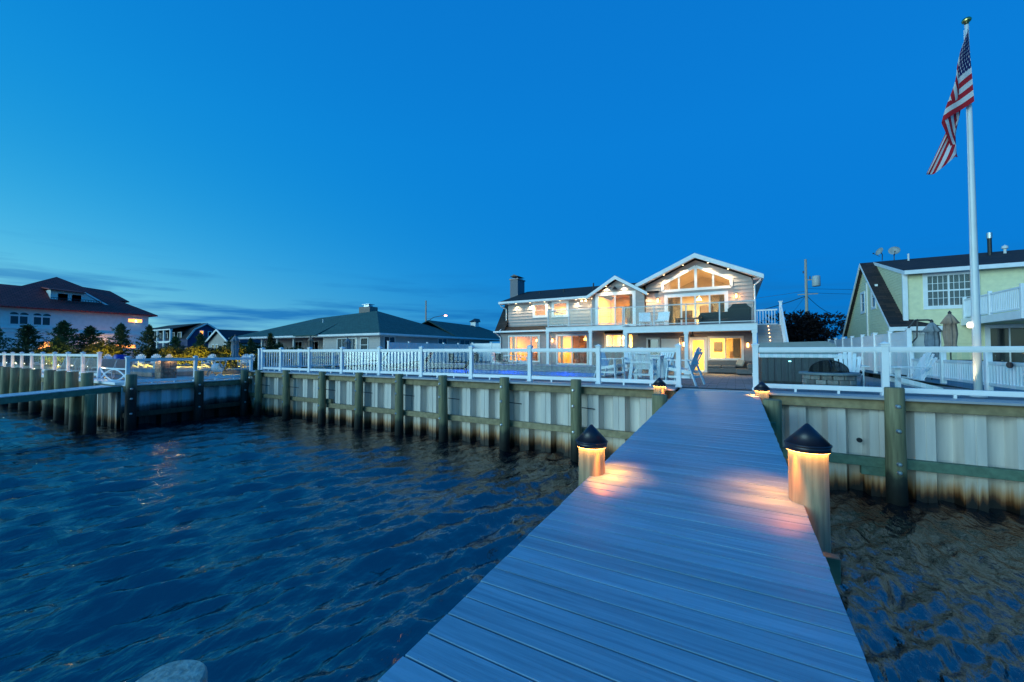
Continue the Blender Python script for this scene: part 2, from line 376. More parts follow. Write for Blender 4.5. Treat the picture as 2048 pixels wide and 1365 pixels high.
# ------------------------------------------------------------------ water, ground, patios
WZ = -2.12
def make_water():
    nr, na = 420, 1080
    r = np.concatenate([[0.0], 1.2 * (90 / 1.2) ** np.linspace(0, 1, nr - 1)])
    # denser in front of the viewpoint is not needed: even ring all round
    t = np.linspace(0, 2 * np.pi, na, endpoint=False)
    rr, tt = np.meshgrid(r[1:], t, indexing='ij')
    x = rr * np.cos(tt); y = rr * np.sin(tt)
    rs = np.random.RandomState(4)
    z = np.zeros_like(x); base = math.radians(160)      # travel direction of the wind chop
    cell = rr * 2 * np.pi / na
    for i in range(120):
        lam = 0.12 * (1.6 / .12) ** rs.rand()
        th = base + rs.normal(0, .30 if lam > .5 else .5)
        k = 2 * np.pi / lam; a = 0.0098 * lam ** .8 * (1.2 if lam > .5 else 1)
        ph = rs.rand() * 6.28
        s = np.sin(k * (x * math.cos(th) + y * math.sin(th)) + ph + .8 * np.sin(.35 * x + i) + .8 * np.sin(.31 * y + 2.1 * i))
        w = np.clip(lam / (cell * 3) - .6, 0, 1)
        if lam > .42: w = w * (1 - .62 / (1 + np.exp(-(x - .2) * 3)))      # sheltered water on the lee side of the dock
        z += w * a * (1 - 2 * np.abs(s) ** .9 if i % 3 == 0 else s) 
    patch = .65 + .35 * np.sin(.23 * x + 1.2 * np.sin(.17 * y)) * np.sin(.19 * y + .9 * np.sin(.21 * x + 1))
    z *= patch * np.clip(1.25 - rr / 90, 0, 1)
    verts = [(0, 0, WZ)] + [(a, b, c) for a, b, c in zip(x.ravel(), y.ravel(), (z + WZ).ravel())]
    faces = [(0, 1 + i, 1 + (i + 1) % na) for i in range(na)]
    for q in range(nr - 2):
        b0 = 1 + q * na; b1 = b0 + na
        faces += [(b0 + i, b1 + i, b1 + (i + 1) % na, b0 + (i + 1) % na) for i in range(na)]
    nb = len(verts); last = 1 + (nr - 2) * na
    for i in range(na): verts.append((3000 * math.cos(t[i]), 3000 * math.sin(t[i]), WZ))
    faces += [(last + i, nb + i, nb + (i + 1) % na, last + (i + 1) % na) for i in range(na)]
    me = bpy.data.meshes.new('water'); me.from_pydata(verts, [], faces); me.update()
    me.polygons.foreach_set('use_smooth', [True] * len(me.polygons))
    m, nt, b = nodes('bay_water'); N = nt.nodes.new; L = nt.links.new
    b.inputs['Base Color'].default_value = (.001, .006, .012, 1); b.inputs['Roughness'].default_value = .09; b.inputs['IOR'].default_value = 1.9; b.inputs['Specular IOR Level'].default_value = .9
    ge = N('ShaderNodeNewGeometry'); mp = N('ShaderNodeMapping'); mp.inputs['Rotation'].default_value = (0, 0, -base); mp.inputs['Scale'].default_value = (1.0, .42, 1)
    L(ge.outputs['Position'], mp.inputs[0])
    n1 = N('ShaderNodeTexNoise'); n1.inputs['Scale'].default_value = 8.5; n1.inputs['Detail'].default_value = 4; n1.inputs['Roughness'].default_value = .5; n1.inputs['Distortion'].default_value = .15
    L(mp.outputs[0], n1.inputs['Vector'])
    bp = N('ShaderNodeBump'); bp.inputs['Strength'].default_value = .9; bp.inputs['Distance'].default_value = .042; L(n1.outputs[0], bp.inputs['Height'])
    n2 = N('ShaderNodeTexNoise'); n2.inputs['Scale'].default_value = 22; n2.inputs['Detail'].default_value = 3; L(mp.outputs[0], n2.inputs['Vector'])
    bp2 = N('ShaderNodeBump'); bp2.inputs['Strength'].default_value = .3; bp2.inputs['Distance'].default_value = .012; L(n2.outputs[0], bp2.inputs['Height']); L(bp.outputs[0], bp2.inputs['Normal'])
    L(bp2.outputs[0], b.inputs['Normal'])
    me.materials.append(m)
    o = bpy.data.objects.new('water', me); COL.objects.link(o); struct(o)
make_water()

FY = 11.65       # line of the waterfront fence
g = MB()
g.poly([(-22.05, 11.75, -.46), (3000, 11.75, -.46), (3000, 3000, -.46), (-3000, 3000, -.46), (-3000, 6.55, -.46), (-22.05, 6.55, -.46)])
struct(g.build('ground', GROUNDM))
def patio_z(x, y): return -.22 * min(1, max(0, (y - 13.5) / 9)) * min(1, max(0, (x + 7) / 4))
def make_patio():
    PX0, PX1, PY0, PY1 = -15.5, -4.6, 14.0, 17.6      # pool opening
    xs = [-21.95, PX0, -13, -10, -7, -6, -5, PX1, -3, -2, 0, 2, 4, 5.5]; ys = [FY + .12, 12.6, 13.5, PY0, 15, 16, PY1, 18.5, 20, 21.5, 22.5, 24, 25.5, 34]
    m = MB()
    for i in range(len(xs) - 1):
        for j in range(len(ys) - 1):
            if xs[i] >= PX0 and xs[i + 1] <= PX1 and ys[j] >= PY0 and ys[j + 1] <= PY1: continue
            m.poly([(x, y, patio_z(x, y)) for x, y in ((xs[i], ys[j]), (xs[i + 1], ys[j]), (xs[i + 1], ys[j + 1]), (xs[i], ys[j + 1]))])
    o = struct(m.build('patio', PAVER))
    p = T('swimming_pool', 'in-ground pool with blue underwater light behind the glass fence', 'pool', ((PX0 + PX1) / 2, (PY0 + PY1) / 2, -.1))
    b = MB(); z0 = -1.5
    b.poly([(PX0, PY0, z0), (PX1, PY0, z0), (PX1, PY1, z0), (PX0, PY1, z0)])
    for a, c in (((PX0, PY0), (PX1, PY0)), ((PX1, PY0), (PX1, PY1)), ((PX1, PY1), (PX0, PY1)), ((PX0, PY1), (PX0, PY0))):
        b.poly([(a[0], a[1], z0), (c[0], c[1], z0), (c[0], c[1], .01), (a[0], a[1], .01)])
    b.build('basin', M('pool_liner', (.10, .25, .50), .5, .1, 6), p)
    cp = MB()
    cp.box(PX0 - .3, PX1 + .3, PY0 - .3, PY0, -.02, .05, .012).box(PX0 - .3, PX1 + .3, PY1, PY1 + .3, -.02, .05, .012)
    cp.box(PX0 - .3, PX0, PY0, PY1, -.02, .05, .012).box(PX1, PX1 + .3, PY0, PY1, -.02, .05, .012)
    cp.build('coping', M('pool_coping', (.42, .40, .38), .7, .1, 4), p)
    w = MB(); w.poly([(PX0, PY0, -.13), (PX1, PY0, -.13), (PX1, PY1, -.13), (PX0, PY1, -.13)])
    w.build('pool_water', glass('pool_water', (.55, .75, 1.0), 1.2), p)
    for x in (-13, -10, -7): light('POINT', (x, PY1 - .5, -.5), 120, (.02, .10, 1.0), p, .15, name='pool_light')
    # raised bond beam with a spa along the far side
    w = T('raised_pool_wall', 'low tiled wall along the far side of the pool', 'wall', (-10, PY1 + .6, 0))
    c = MB()
    c.box(PX0, PX1, PY1 + .3, PY1 + .75, 0, .26).build('wall_core', M('blue_grey_tile', (.20, .23, .27), .5, .2, 9), w)
    c = MB(); c.box(PX0 - .05, PX1 + .05, PY1 + .25, PY1 + .85, .26, .32, .012).build('capstone', M('bluestone', (.36, .35, .36), .7, .15, 5), w)
make_patio()
# neighbour's ground on the left (lower) with a raised terrace
m = MB(); m.poly([(-22.05, 6.7, -.4), (-22.05, 40, -.4), (-70, 40, -.4), (-70, 6.7, -.4)]); struct(m.build('neighbour_patio', M('neighbour_paver', (.30, .29, .28), .75, .12, 3)))
m = MB(); m.box(-70, -27.2, 9.2, 40, -.395, -.15, .02); struct(m.build('neighbour_terrace', M('terrace_paver', (.34, .31, .28), .75, .12, 3)))
m = MB(); m.poly([(5.6, FY + .12, -.05), (40, FY + .12, -.05), (40, 60, -.05), (5.6, 60, -.05)]); struct(m.build('side_patio', M('side_paver', (.26, .27, .28), .75, .12, 3)))

# ------------------------------------------------------------------ bulkheads
ORD = ['first', 'second', 'third', 'fourth', 'fifth', 'sixth', 'seventh', 'eighth', 'ninth', 'tenth', 'eleventh', 'twelfth']
def sheet_mesh(mat, per=.76, depth=.235, z0=-2.6, z1=-.1):
    # one vinyl sheet along +x, its front at y = 0 (towards -y), inner flat at y = depth
    pr = [(0, .012), (.010, .012), (.016, 0), (.16, 0), (.25, depth), (.50, depth), (.59, 0), (.744, 0), (.75, .012), (per, .012)]
    k = MB()
    for a, b in zip(pr[:-1], pr[1:]): k.poly([(a[0], a[1], z0), (b[0], b[1], z0), (b[0], b[1], z1), (a[0], a[1], z1)])
    me = k.mesh('sheet_pile'); me.materials.append(mat); return me
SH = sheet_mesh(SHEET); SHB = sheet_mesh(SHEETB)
BOLTME = MB().lathe([(.0, .03), (.03, .026), (.045, .0), (.05, -.01)], 10).mesh('bolt'); BOLTME.materials.append(BOLT)
def pile_obj(x, y, ztop, r, label, group, mat=PILEW, tilt=(0, 0), bolts=(), bdir=(0, -1)):
    t = T('timber_pile', label, 'pile', (x, y, -2.6), group=group)
    h = ztop + 2.6; ph = rnd.random() * 6
    wob = lambda a, z: 1 + .022 * math.sin(2 * a + ph) + .014 * math.sin(5 * a + ph * 2 + z * 1.5)
    prof = [(r * 1.06, 0), (r * 1.05, h * .35), (r * 1.01, h * .7), (r, h - .02), (r * .93, h), (0.001, h + .004)]
    p = MB().lathe(prof, 22, wob=wob).build('shaft', mat, t, world=False, smooth=False)
    for q in p.data.polygons: q.use_smooth = abs(q.normal.z) < .5
    t.rotation_euler = (tilt[0], tilt[1], 0)
    for z, off in bolts:
        a = math.atan2(bdir[1], bdir[0]) + off
        o = place(BOLTME, 'bolt', t, (math.cos(a) * r * 1.03, math.sin(a) * r * 1.03, z + 2.6), (0, R(90), a))
    return t
def bulkhead(name, label, x0, x1, y, mat_me, n=None):
    t = T(name, label, 'bulkhead', ((x0 + x1) / 2, y, -2.6))
    per = .76; n = int(math.ceil((x1 - x0) / per))
    s = (x1 - x0) / (n * per)
    for i in range(n):
        place(mat_me, 'sheet_pile', t, (x0 + i * per * s - t.location.x, 0, 2.6), (0, 0, 0), (s, 1, 1))
    return t
BY = 11.42
bl = bulkhead('bulkhead_wall', 'long corrugated vinyl bulkhead left of the dock with rust-stained foot', -21.9, -1.38, BY, SH)
br = bulkhead('bulkhead_wall', 'corrugated vinyl bulkhead right of the dock with a round drain hole', .54, 9.9, BY, SH)
for t, x0, x1 in ((bl, -21.9, -1.38), (br, .54, 9.9)):
    MB().box(x0, x1, FY - .55, FY + .14, -.055, 0, .008).build('cap_board', CAPB, t)
    MB().box(x0, x1, BY + .25, FY + .1, -2.6, -.06).build('backfill', GROUNDM, t)
# timber walers, in lengths between piles
PXL = [-20.6, -18.24, -15.65, -13.34, -11.09, -8.96, -6.48, -4.06]
PXR = [2.87, 5.6, 8.2]
def walers(t, stops, mat, zs):
    for a, b in zip(stops[:-1], stops[1:]):
        for k, (z0, z1, yy) in enumerate(zs):
            dz = rnd.uniform(-.012, .012)
            MB().box(a + .004, b - .004, BY - yy, BY - .015, z0 + dz, z1 + dz, .008).build('waler', mat[k], t)
walers(bl, [-21.9, -18.3, -15.6] , (WALER, WALER), [(-.27, -.06, .16), (-1.30, -1.12, .16)])
walers(bl, [-15.6, -11.0, -6.4, -1.38], (WALER, WALER), [(-.27, -.06, .16), (-1.46, -1.27, .16)])
walers(br, [.54, 2.9, 9.9], (WALER, WALERG), [(-.27, -.06, .16), (-1.49, -1.29, .16)])
MB().box(2.35, 2.75, BY - .16, BY - .015, -1.68, -1.50, .006).build('splice_block', WALERG, br)
MB().box(-15.75, -15.3, BY - .16, BY - .015, -1.26, -1.10, .006).build('splice_block', WALER, bl)
MB().cyl((2.36, BY + .02, -.98), (2.36, BY - .03, -.98), .05, .05, 14).build('drain_hole', BLACK, br)
for i, x in enumerate(reversed(PXL)):
    pile_obj(x, BY - .32, (.15, .14, .13, .12, .12, .10, .10, .06)[i] , (.16, .16, .155, .15, .155, .15, .155, .16)[i],
             f'greenish timber pile against the left bulkhead, {ORD[i]} counting from the dock', 'piles of the left bulkhead',
             tilt=(rnd.uniform(-.01, .01), rnd.uniform(-.012, .012)), bolts=((-.16, -.25), (-.62, -.3), (-1.36, -.25)))
for i, x in enumerate(PXR):
    pile_obj(x, BY - .32, .22, .155, ('weathered timber pile against the right bulkhead with four bolt heads', 'timber pile of the right bulkhead near the frame edge', 'last timber pile of the right bulkhead')[i],
             'piles of the right bulkhead', bolts=((-.16, .1), (-.66, .1), (-1.33, .08), (-1.5, .08)))
    if i == 0: pass
for i, x in enumerate(PXL):       # tie rods poking through the sheets
    MB().cyl((x + .16, BY - .3, -.66), (x + .45, BY - .02, -.72), .014, .014, 6).build('tie_rod', BLACK, bl)

# ------------------------------------------------------------------ the dock
SL = .0345; DZ0 = -.452
DX0, DX1 = -1.32, .48
dock = T('dock', 'grey composite plank dock running from the foreground up to the patio gate', 'dock', (0, 0, DZ0))
dock.rotation_euler = (math.atan(SL), 0, 0)
PW = .1455; GAP = .0095
plank_me = MB().box(DX0, DX1, 0, PW, -.028, 0, .0022).mesh('plank'); plank_me.materials.append(DECK)
y = -2.2; i = 0
while y < 11.62:
    place(plank_me, 'plank', dock, (rnd.uniform(-.004, .004), y, rnd.uniform(-.0012, .0012)), (rnd.uniform(-.002, .002), 0, 0)); y += PW + GAP; i += 1
for x in (DX0 + .05, -.42, DX1 - .05): MB().box(x - .02, x + .02, -2.2, 11.5, -.28, -.03).build('stringer', WALER, dock, world=False)
MB().box(DX0, DX1, 11.63, 11.86, -.09, .022, .004).build('threshold', CAPB, dock, world=False)
for yb in (-.8, 4.15, 9.6):
    MB().box(DX0 - .2, DX1 + .2, yb - .26, yb - .18, -.50, -.30, .006).build('cross_beam', WALERG, dock, world=False)
    MB().box(DX0 - .2, DX1 + .2, yb + .18, yb + .26, -.50, -.30, .006).build('cross_beam', WALERG, dock, world=False)

def lamp_pile(x, y, apex, label, r=.138):
    t = T('lamp_pile', label, 'pile lamp', (x, y, -2.6), group='lit piles along the dock')
    cap_h = .225; zb = apex - cap_h + 2.6; h = zb + .08
    ph = rnd.random() * 6
    wob = lambda a, z: 1 + .018 * math.sin(2 * a + ph) + .012 * math.sin(5 * a + ph)
    p = MB().lathe([(r * 1.06, 0), (r * 1.04, h * .4), (r, h)], 28, wob=wob).build('shaft', LAMPW, t, world=False, smooth=True)
    cr_ = r + .020
    c = MB().lathe([(cr_ - .012, zb + .004), (cr_, zb), (cr_ + .004, zb + .05)], 36).lathe([(cr_ + .010, zb + .046), (cr_ + .010, zb + .056), (cr_ + .004, zb + .060)], 36).lathe([(cr_ + .004, zb + .060), (.012, zb + cap_h - .004)], 36).lathe([(.012, zb + cap_h - .004), (.001, zb + cap_h)], 36).build('lamp_cap', NAVY, t, world=False, smooth=True)
    for q in c.data.polygons: q.use_smooth = abs(q.normal.z) < .95
    k = MB(); n = 28
    for j in range(n):
        a0, a1 = 2 * math.pi * j / n, 2 * math.pi * (j + 1) / n
        k.poly([(rr * math.cos(a), rr * math.sin(a), zb - .002) for rr, a in ((r + .004, a0), (cr_ - .002, a0), (cr_ - .002, a1), (r + .004, a1))])
    k.build('light_ring', LAMPGLOW, c, world=False, fix=False)
    toward = 0.0 if x < -.4 else math.pi
    for da in (-.8, 0, .8):
        a = toward + da
        light('SPOT', (x + (r + .020) * math.cos(a), y + (r + .020) * math.sin(a), zb - 2.6 - .012), LAMPW_ * 1.3, (1, .23, .025), t, .02, (R(28) * math.sin(a), -R(28) * math.cos(a), 0), 'lamp_led', 80)
    return t
LAMPW_ = 20.0
lamp_pile(DX0 - .02, 4.12, .19, 'lit dock pile with black cone cap on the near left edge of the dock')
lamp_pile(DX1 + .05, 4.22, .35, 'lit dock pile with black cone cap on the near right edge of the dock')
lamp_pile(DX0 - .42, 11.02, .29, 'small lit pile lamp beside the left bulkhead end, at the head of the dock')
lamp_pile(DX1 + .06, 11.05, .27, 'small lit pile lamp beside the right bulkhead end, at the head of the dock')
pile_obj(DX0 - .22, 9.75, -.03, .165, 'green plain-topped pile below the far left lamp beside the dock', 'plain dock piles', mat=WALERG and PILEW)
pile_obj(DX1 + .17, 9.8, -.02, .165, 'green plain-topped pile below the far right lamp beside the dock', 'plain dock piles')
pile_obj(-2.16, .80, -.47, .15, 'flat-topped mooring pile standing alone in the foreground water', 'mooring piles', mat=stained('sawn_pile', None, [(-2.3, (.01, .012, .01)), (-1.2, (.10, .12, .09)), (-.6, (.26, .34, .30)), (.2, (.42, .50, .44))], var=.35, scale=14, stretch=(3, 3, .4), bump=.6, jitter=.15))

# ------------------------------------------------------------------ glass baluster fences
def post_meshes(w=.12, h=1.12):
    a = MB().box(-w / 2, w / 2, -w / 2, w / 2, 0, h, .006).mesh('post'); a.materials.append(VINYL)
    c = MB().box(-w / 2 - .03, w / 2 + .03, -w / 2 - .03, w / 2 + .03, h, h + .028, .006)
    c.box(-w / 2 - .012, w / 2 + .012, -w / 2 - .012, w / 2 + .012, h - .045, h, .004)
    q = w / 2 + .012; n = len(c.v); c.v += [(-q, -q, h + .028), (q, -q, h + .028), (q, q, h + .028), (-q, q, h + .028), (0, 0, h + .07)]
    c.f += [(n, n + 1, n + 4), (n + 1, n + 2, n + 4), (n + 2, n + 3, n + 4), (n + 3, n, n + 4)]
    c = c.mesh('post_cap'); c.materials.append(VINYL)
    s = MB().box(-w / 2 - .02, w / 2 + .02, -w / 2 - .02, w / 2 + .02, 0, .06, .008).mesh('post_skirt'); s.materials.append(VINYL)
    return a, c, s
POST = post_meshes()
def glass_fence(t, pts, bal=True, toph=(.97, 1.07), both=(.07, .18), pitch=.172, gw=.104, skip=(), glassmat=FGLASS, ends=(1, 1)):
    o0 = t.location
    for i, p in enumerate(pts):
        po = place(POST[0], 'post', t, Vector(p) - o0)
        ang = 0
        if len(pts) > 1:
            q = pts[i + 1] if i + 1 < len(pts) else pts[i - 1]; ang = math.atan2(q[1] - p[1], q[0] - p[0])
        po.rotation_euler = (0, 0, ang)
        place(POST[1], 'post_cap', po); place(POST[2], 'post_skirt', po)
    gme = None
    for i, (a, b) in enumerate(zip(pts[:-1], pts[1:])):
        if i in skip: continue
        a, b = Vector(a), Vector(b); d = (b - a); ln = d.length; d.normalize(); ang = math.atan2(d.y, d.x)
        def rail(z0, z1, w, nm):
            me = MB().box(.06, ln - .06, -w / 2, w / 2, z0, z1, .010)
            if nm == 'top_rail': me.box(.06, ln - .06, -w / 2 + .012, w / 2 - .012, z0 - .022, z0 - .001)
            me = me.mesh(nm); me.materials.append(VINYL); place(me, nm, t, a - o0, (0, 0, ang))
        rail(toph[0], toph[1], .075, 'top_rail'); rail(both[0], both[1], .06, 'bottom_rail')
        nf = 2 if ln > 1.5 else 1
        for k in range(nf):
            x = ln * (k + 1) / (nf + 1); me = MB().box(x - .022, x + .022, -.02, .02, 0, both[0]).mesh('foot_block'); me.materials.append(VINYL); place(me, 'foot_block', t, a - o0, (0, 0, ang))
        if bal:
            if gme is None:
                gme = MB().box(-gw / 2, gw / 2, -.005, .005, both[1] - .01, toph[0] - .005).mesh('glass_baluster'); gme.materials.append(glassmat)
            n = max(1, int((ln - .16) / pitch)); st = (ln - .12) / n
            for k in range(n):
                c = a + d * (.06 + st * (k + .5)); place(gme, 'glass_baluster', t, c - o0, (0, 0, ang))
FXL = [-21.25, -19.63, -17.37, -15.08, -12.76, -10.49, -8.17, -5.85, -3.56, -1.34]
f1 = T('glass_fence', 'white vinyl fence with glass balusters along the bulkhead left of the dock', 'fence', (-11.5, FY, 0))
glass_fence(f1, [(x, FY, 0) for x in FXL])
f2 = T('glass_fence', 'white vinyl fence with glass balusters on the bulkhead right of the dock', 'fence', (3, FY, 0))
glass_fence(f2, [(x, FY, 0) for x in (.44, 2.87, 6.1, 9.4)])
f3 = T('glass_fence', 'white glass fence on the return wall beside the stone column', 'fence', (-22, 9, -.4))
glass_fence(f3, [(-22, 6.65, -.4), (-22, 9.03, -.4), (-22, 11.48, -.4)], pitch=.3, gw=.2)
f4 = T('glass_fence', 'white glass fence with uplit posts above the leftmost row of piles', 'fence', (-34, 6.75, -.22))
glass_fence(f4, [(-25.6 - 2.2 * i, 6.75, -.22) for i in range(10)], pitch=.5, gw=.46)
for i in range(9):
    light('POINT', (-25.6 - 2.2 * i + .5, 6.72, .25), 4.5, (1, .62, .28), f4, .008, name='post_light')

# ------------------------------------------------------------------ walls with lap siding, windows, doors, rooms
class Face:
    """vertical wall plane: u runs along the wall, n points outward"""
    def __init__(s, o, u, n): s.o, s.u, s.n = Vector(o), Vector(u), Vector(n)
    def p(s, u, z, n=0): return tuple(s.o + s.u * u + s.n * n + Vector((0, 0, z)))
def front(y): return Face((0, y, 0), (1, 0, 0), (0, -1, 0))
def side(x, s): return Face((x, 0, 0), (0, 1, 0), (s, 0, 0))
def slice_poly(poly, z):
    xs = []
    for (a, za), (b, zb) in zip(poly, poly[1:] + poly[:1]):
        if (za - z) * (zb - z) < 0: xs.append(a + (b - a) * (z - za) / (zb - za))
    return (min(xs), max(xs)) if len(xs) >= 2 else None
def rect(u0, u1, z0, z1): return [(u0, z0), (u1, z0), (u1, z1), (u0, z1)]
def lap_wall(name, mat, parent, F, outline, openings=(), course=.155, lip=.018):
    z0 = min(z for _, z in outline); z1 = max(z for _, z in outline); m = MB()
    n = max(1, int(round((z1 - z0) / course))); c = (z1 - z0) / n
    cuts = sorted({z0 + i * c for i in range(n + 1)} | {z for op in openings for _, z in op if z0 < z < z1})
    for a, b in zip(cuts[:-1], cuts[1:]):
        if b - a < 1e-4: continue
        mid = (a + b) / 2; s = slice_poly(outline, mid)
        if not s: continue
        iv = [s]
        for op in openings:
            h = slice_poly(op, mid)
            if not h: continue
            nv = []
            for (l, r) in iv:
                if h[0] > l: nv.append((l, min(r, h[0])))
                if h[1] < r: nv.append((max(l, h[1]), r))
            iv = [(l, r) for l, r in nv if r - l > .003]
        k = int((mid - z0) / c); t0 = (a - (z0 + k * c)) / c; t1 = (b - (z0 + k * c)) / c
        sa, sb = slice_poly(outline, a + 1e-4) or s, slice_poly(outline, b - 1e-4) or s
        for (l, r) in iv:
            la = sa[0] if l == s[0] else l; lb = sb[0] if l == s[0] else l
            ra = sa[1] if r == s[1] else r; rb = sb[1] if r == s[1] else r
            na, nb = lip * (1 - t0) , lip * (1 - t1)
            m.poly([F.p(la, a, na), F.p(ra, a, na), F.p(rb, b, nb), F.p(lb, b, nb)])
            if t0 < .01: m.poly([F.p(la, a, 0), F.p(ra, a, 0), F.p(ra, a, na), F.p(la, a, na)])
    return m.build(name, mat, parent)
def fbox(m, F, u0, u1, z0, z1, n0, n1):
    pts = [F.p(u, z, n) for n in (n0, n1) for u, z in ((u0, z0), (u1, z0), (u1, z1), (u0, z1))]
    k = len(m.v); m.v += pts
    m.f += [tuple(k + i for i in q) for q in ((0, 1, 2, 3), (7, 6, 5, 4), (0, 4, 5, 1), (1, 5, 6, 2), (2, 6, 7, 3), (3, 7, 4, 0))]
    return m
def window(parent, F, u0, u1, z0, z1, cols=(1,), rows=1, fr=.09, mull=.05, pane=None, name='window', mat=None, trim=.0, muntin=None, depth=.05, screens=()):
    """white frame round the opening, mullions, one pane object per light"""
    pane = pane or WGLASS; mat = mat or TRIM
    m = MB()
    fbox(m, F, u0 - trim, u0 + fr, z0 - trim, z1 + trim, -.08, depth); fbox(m, F, u1 - fr, u1 + trim, z0 - trim, z1 + trim, -.08, depth)
    fbox(m, F, u0 + fr, u1 - fr, z0 - trim, z0 + fr, -.08, depth); fbox(m, F, u0 + fr, u1 - fr, z1 - fr, z1 + trim, -.08, depth)
    iu0, iu1, iz0, iz1 = u0 + fr, u1 - fr, z0 + fr, z1 - fr
    tot = sum(cols); e = [iu0]
    for c in cols: e.append(e[-1] + (iu1 - iu0) * c / tot)
    for x in e[1:-1]: fbox(m, F, x - mull / 2, x + mull / 2, iz0, iz1, -.05, depth - .015)
    ez = [iz0 + (iz1 - iz0) * k / rows for k in range(rows + 1)]
    for z in ez[1:-1]: fbox(m, F, iu0, iu1, z - mull / 2, z + mull / 2, -.045, depth - .018)
    if muntin:
        for a, b in zip(e[:-1], e[1:]):
            for k in range(1, muntin[0]): x = a + (b - a) * k / muntin[0]; fbox(m, F, x - .011, x + .011, iz0, iz1, -.02, .012)
        for za, zb in zip(ez[:-1], ez[1:]):
            for k in range(1, muntin[1]): z = za + (zb - za) * k / muntin[1]; fbox(m, F, iu0, iu1, z - .011, z + .011, -.019, .011)
    w = m.build(name, mat, parent)
    for ci, (a, b) in enumerate(zip(e[:-1], e[1:])):
        for za, zb in zip(ez[:-1], ez[1:]):
            g = MB(); fbox(g, F, a + .004, b - .004, za + .004, zb - .004, -.012, 0.0); g.build('pane', pane, w)
            if ci in screens:
                g = MB(); fbox(g, F, a + .02, b - .02, za + .02, zb - .02, .006, .009); g.build('insect_screen', SCREEN, w)
    return w
def room(parent, x0, x1, y0, y1, z0, z1, power, col=WARMW, wall=INTW, ly=None, roof=True):
    power *= 2.8
    m = MB()
    m.poly([(x0, y1, z0), (x1, y1, z0), (x1, y1, z1), (x0, y1, z1)])
    m.poly([(x0, y0, z0), (x0, y1, z0), (x0, y1, z1), (x0, y0, z1)]); m.poly([(x1, y0, z0), (x1, y1, z0), (x1, y1, z1), (x1, y0, z1)])
    if roof: m.poly([(x0, y0, z1), (x1, y0, z1), (x1, y1, z1), (x0, y1, z1)])
    m.build('interior_wall', wall, parent)
    MB().poly([(x0, y0, z0), (x1, y0, z0), (x1, y1, z0), (x0, y1, z0)]).build('interior_floor', INTF, parent)
    light('AREA', ((x0 + x1) / 2, ly or (y0 + y1) / 2, z1 - .12), power, col, parent, size=min(1.2, x1 - x0), name='room_light')
SPOTME = MB().lathe([(.0, 0), (.045, 0)], 12).mesh('downlight'); SPOTME.materials.append(SPOTGLOW)
def downlight(parent, x, y, z, power=9, col=WARMW):
    o = MB().cyl((x, y, z), (x, y, z - .012), .045, .045, 12).build('downlight', SPOTGLOW, parent)
    light('SPOT', (x, y, z - .03), power * 8, col, parent, .03, (0, 0, 0), 'downlight_lamp', 120)
def sconce(parent, F, u, z, power=6, col=ORANGE):
    m = MB(); fbox(m, F, u - .05, u + .05, z + .08, z + .22, .0, .05); fbox(m, F, u - .07, u + .07, z + .16, z + .19, .03, .20)
    s = m.build('wall_sconce', DARKM, parent)
    c = F.p(u, z, .12); MB().lathe([(.0, -.10), (.05, -.09), (.06, .05), (.04, .15)], 12, c).build('lamp_bulb', emit_glow, s)
    light('POINT', F.p(u, z, .20), power, col, parent, .06, name='sconce_light')
emit_glow = emit('sconce_glow', (1.0, .45, .14), 7)
def roof_slab(m, pts, th=.14):
    """thin slab under a roof polygon"""
    a, b, c = Vector(pts[0]), Vector(pts[1]), Vector(pts[2]); n = (b - a).cross(c - a).normalized()
    if n.z > 0: n = -n
    m.prism(pts, n * th)

# ------------------------------------------------------------------ the grey house
H = T('grey_house', 'lit two-storey grey house with white gables, balcony and glowing windows', 'house', (-7, 25.5, -.3))
HY = 25.5
F0 = front(HY)
lower_open = [rect(-14.57, -12.01, .22, 2.16), rect(-10.76, -8.46, .08, 2.14), rect(-7.36, -5.62, 1.22, 2.12), rect(-2.26, -1.46, -.24, 1.74), rect(-1.32, .38, .52, 1.80), rect(-4.76, -3.98, -.22, 1.82)]
lap_wall('wall', SIDEL, H, F0, rect(-15.3, .9, -.3, 2.5), lower_open, .19, .014)
lap_wall('wall', SIDEL, H, side(-15.3, -1), rect(HY, 33, -.3, 2.5), (), .19)
lap_wall('wall', SIDEL, H, side(.9, 1), rect(HY, 36, -.3, 2.5), (), .19)
window(H, F0, -14.57, -12.01, .22, 2.16, (1, 2, 1), fr=.10)
window(H, F0, -10.76, -8.46, .08, 2.14, (1, 1), fr=.11, mull=.08, name='sliding_door', screens=(1,))
# garden window standing out from the wall
bw = front(HY - .32)
window(H, bw, -7.25, -5.75, 1.24, 2.10, (1, 1.5, 1), fr=.08, name='bay_window')
MB().box(-7.32, -5.68, HY - .36, HY, 1.14, 1.24, .01).build('bay_sill', TRIM, H)
MB().prism([(-7.34, HY - .38, 2.10), (-7.34, HY, 2.10), (-7.34, HY, 2.30)], (1.68, 0, 0)).build('bay_roof', ROOFD, H)
window(H, F0, -2.26, -1.46, -.24, 1.74, (1,), fr=.10, name='porch_door', trim=.06)
window(H, F0, -1.32, .38, .52, 1.80, (1, 1), fr=.08, name='porch_window', trim=.05, screens=(1,))
window(H, F0, -4.76, -3.98, -.22, 1.82, (1,), 2, fr=.10, pane=DARKPANE, name='side_door')
MB().box(-3.85, -2.85, HY - .35, HY - .02, 1.05, 1.74, .02).build('wall_cabinet', TRIM, H)
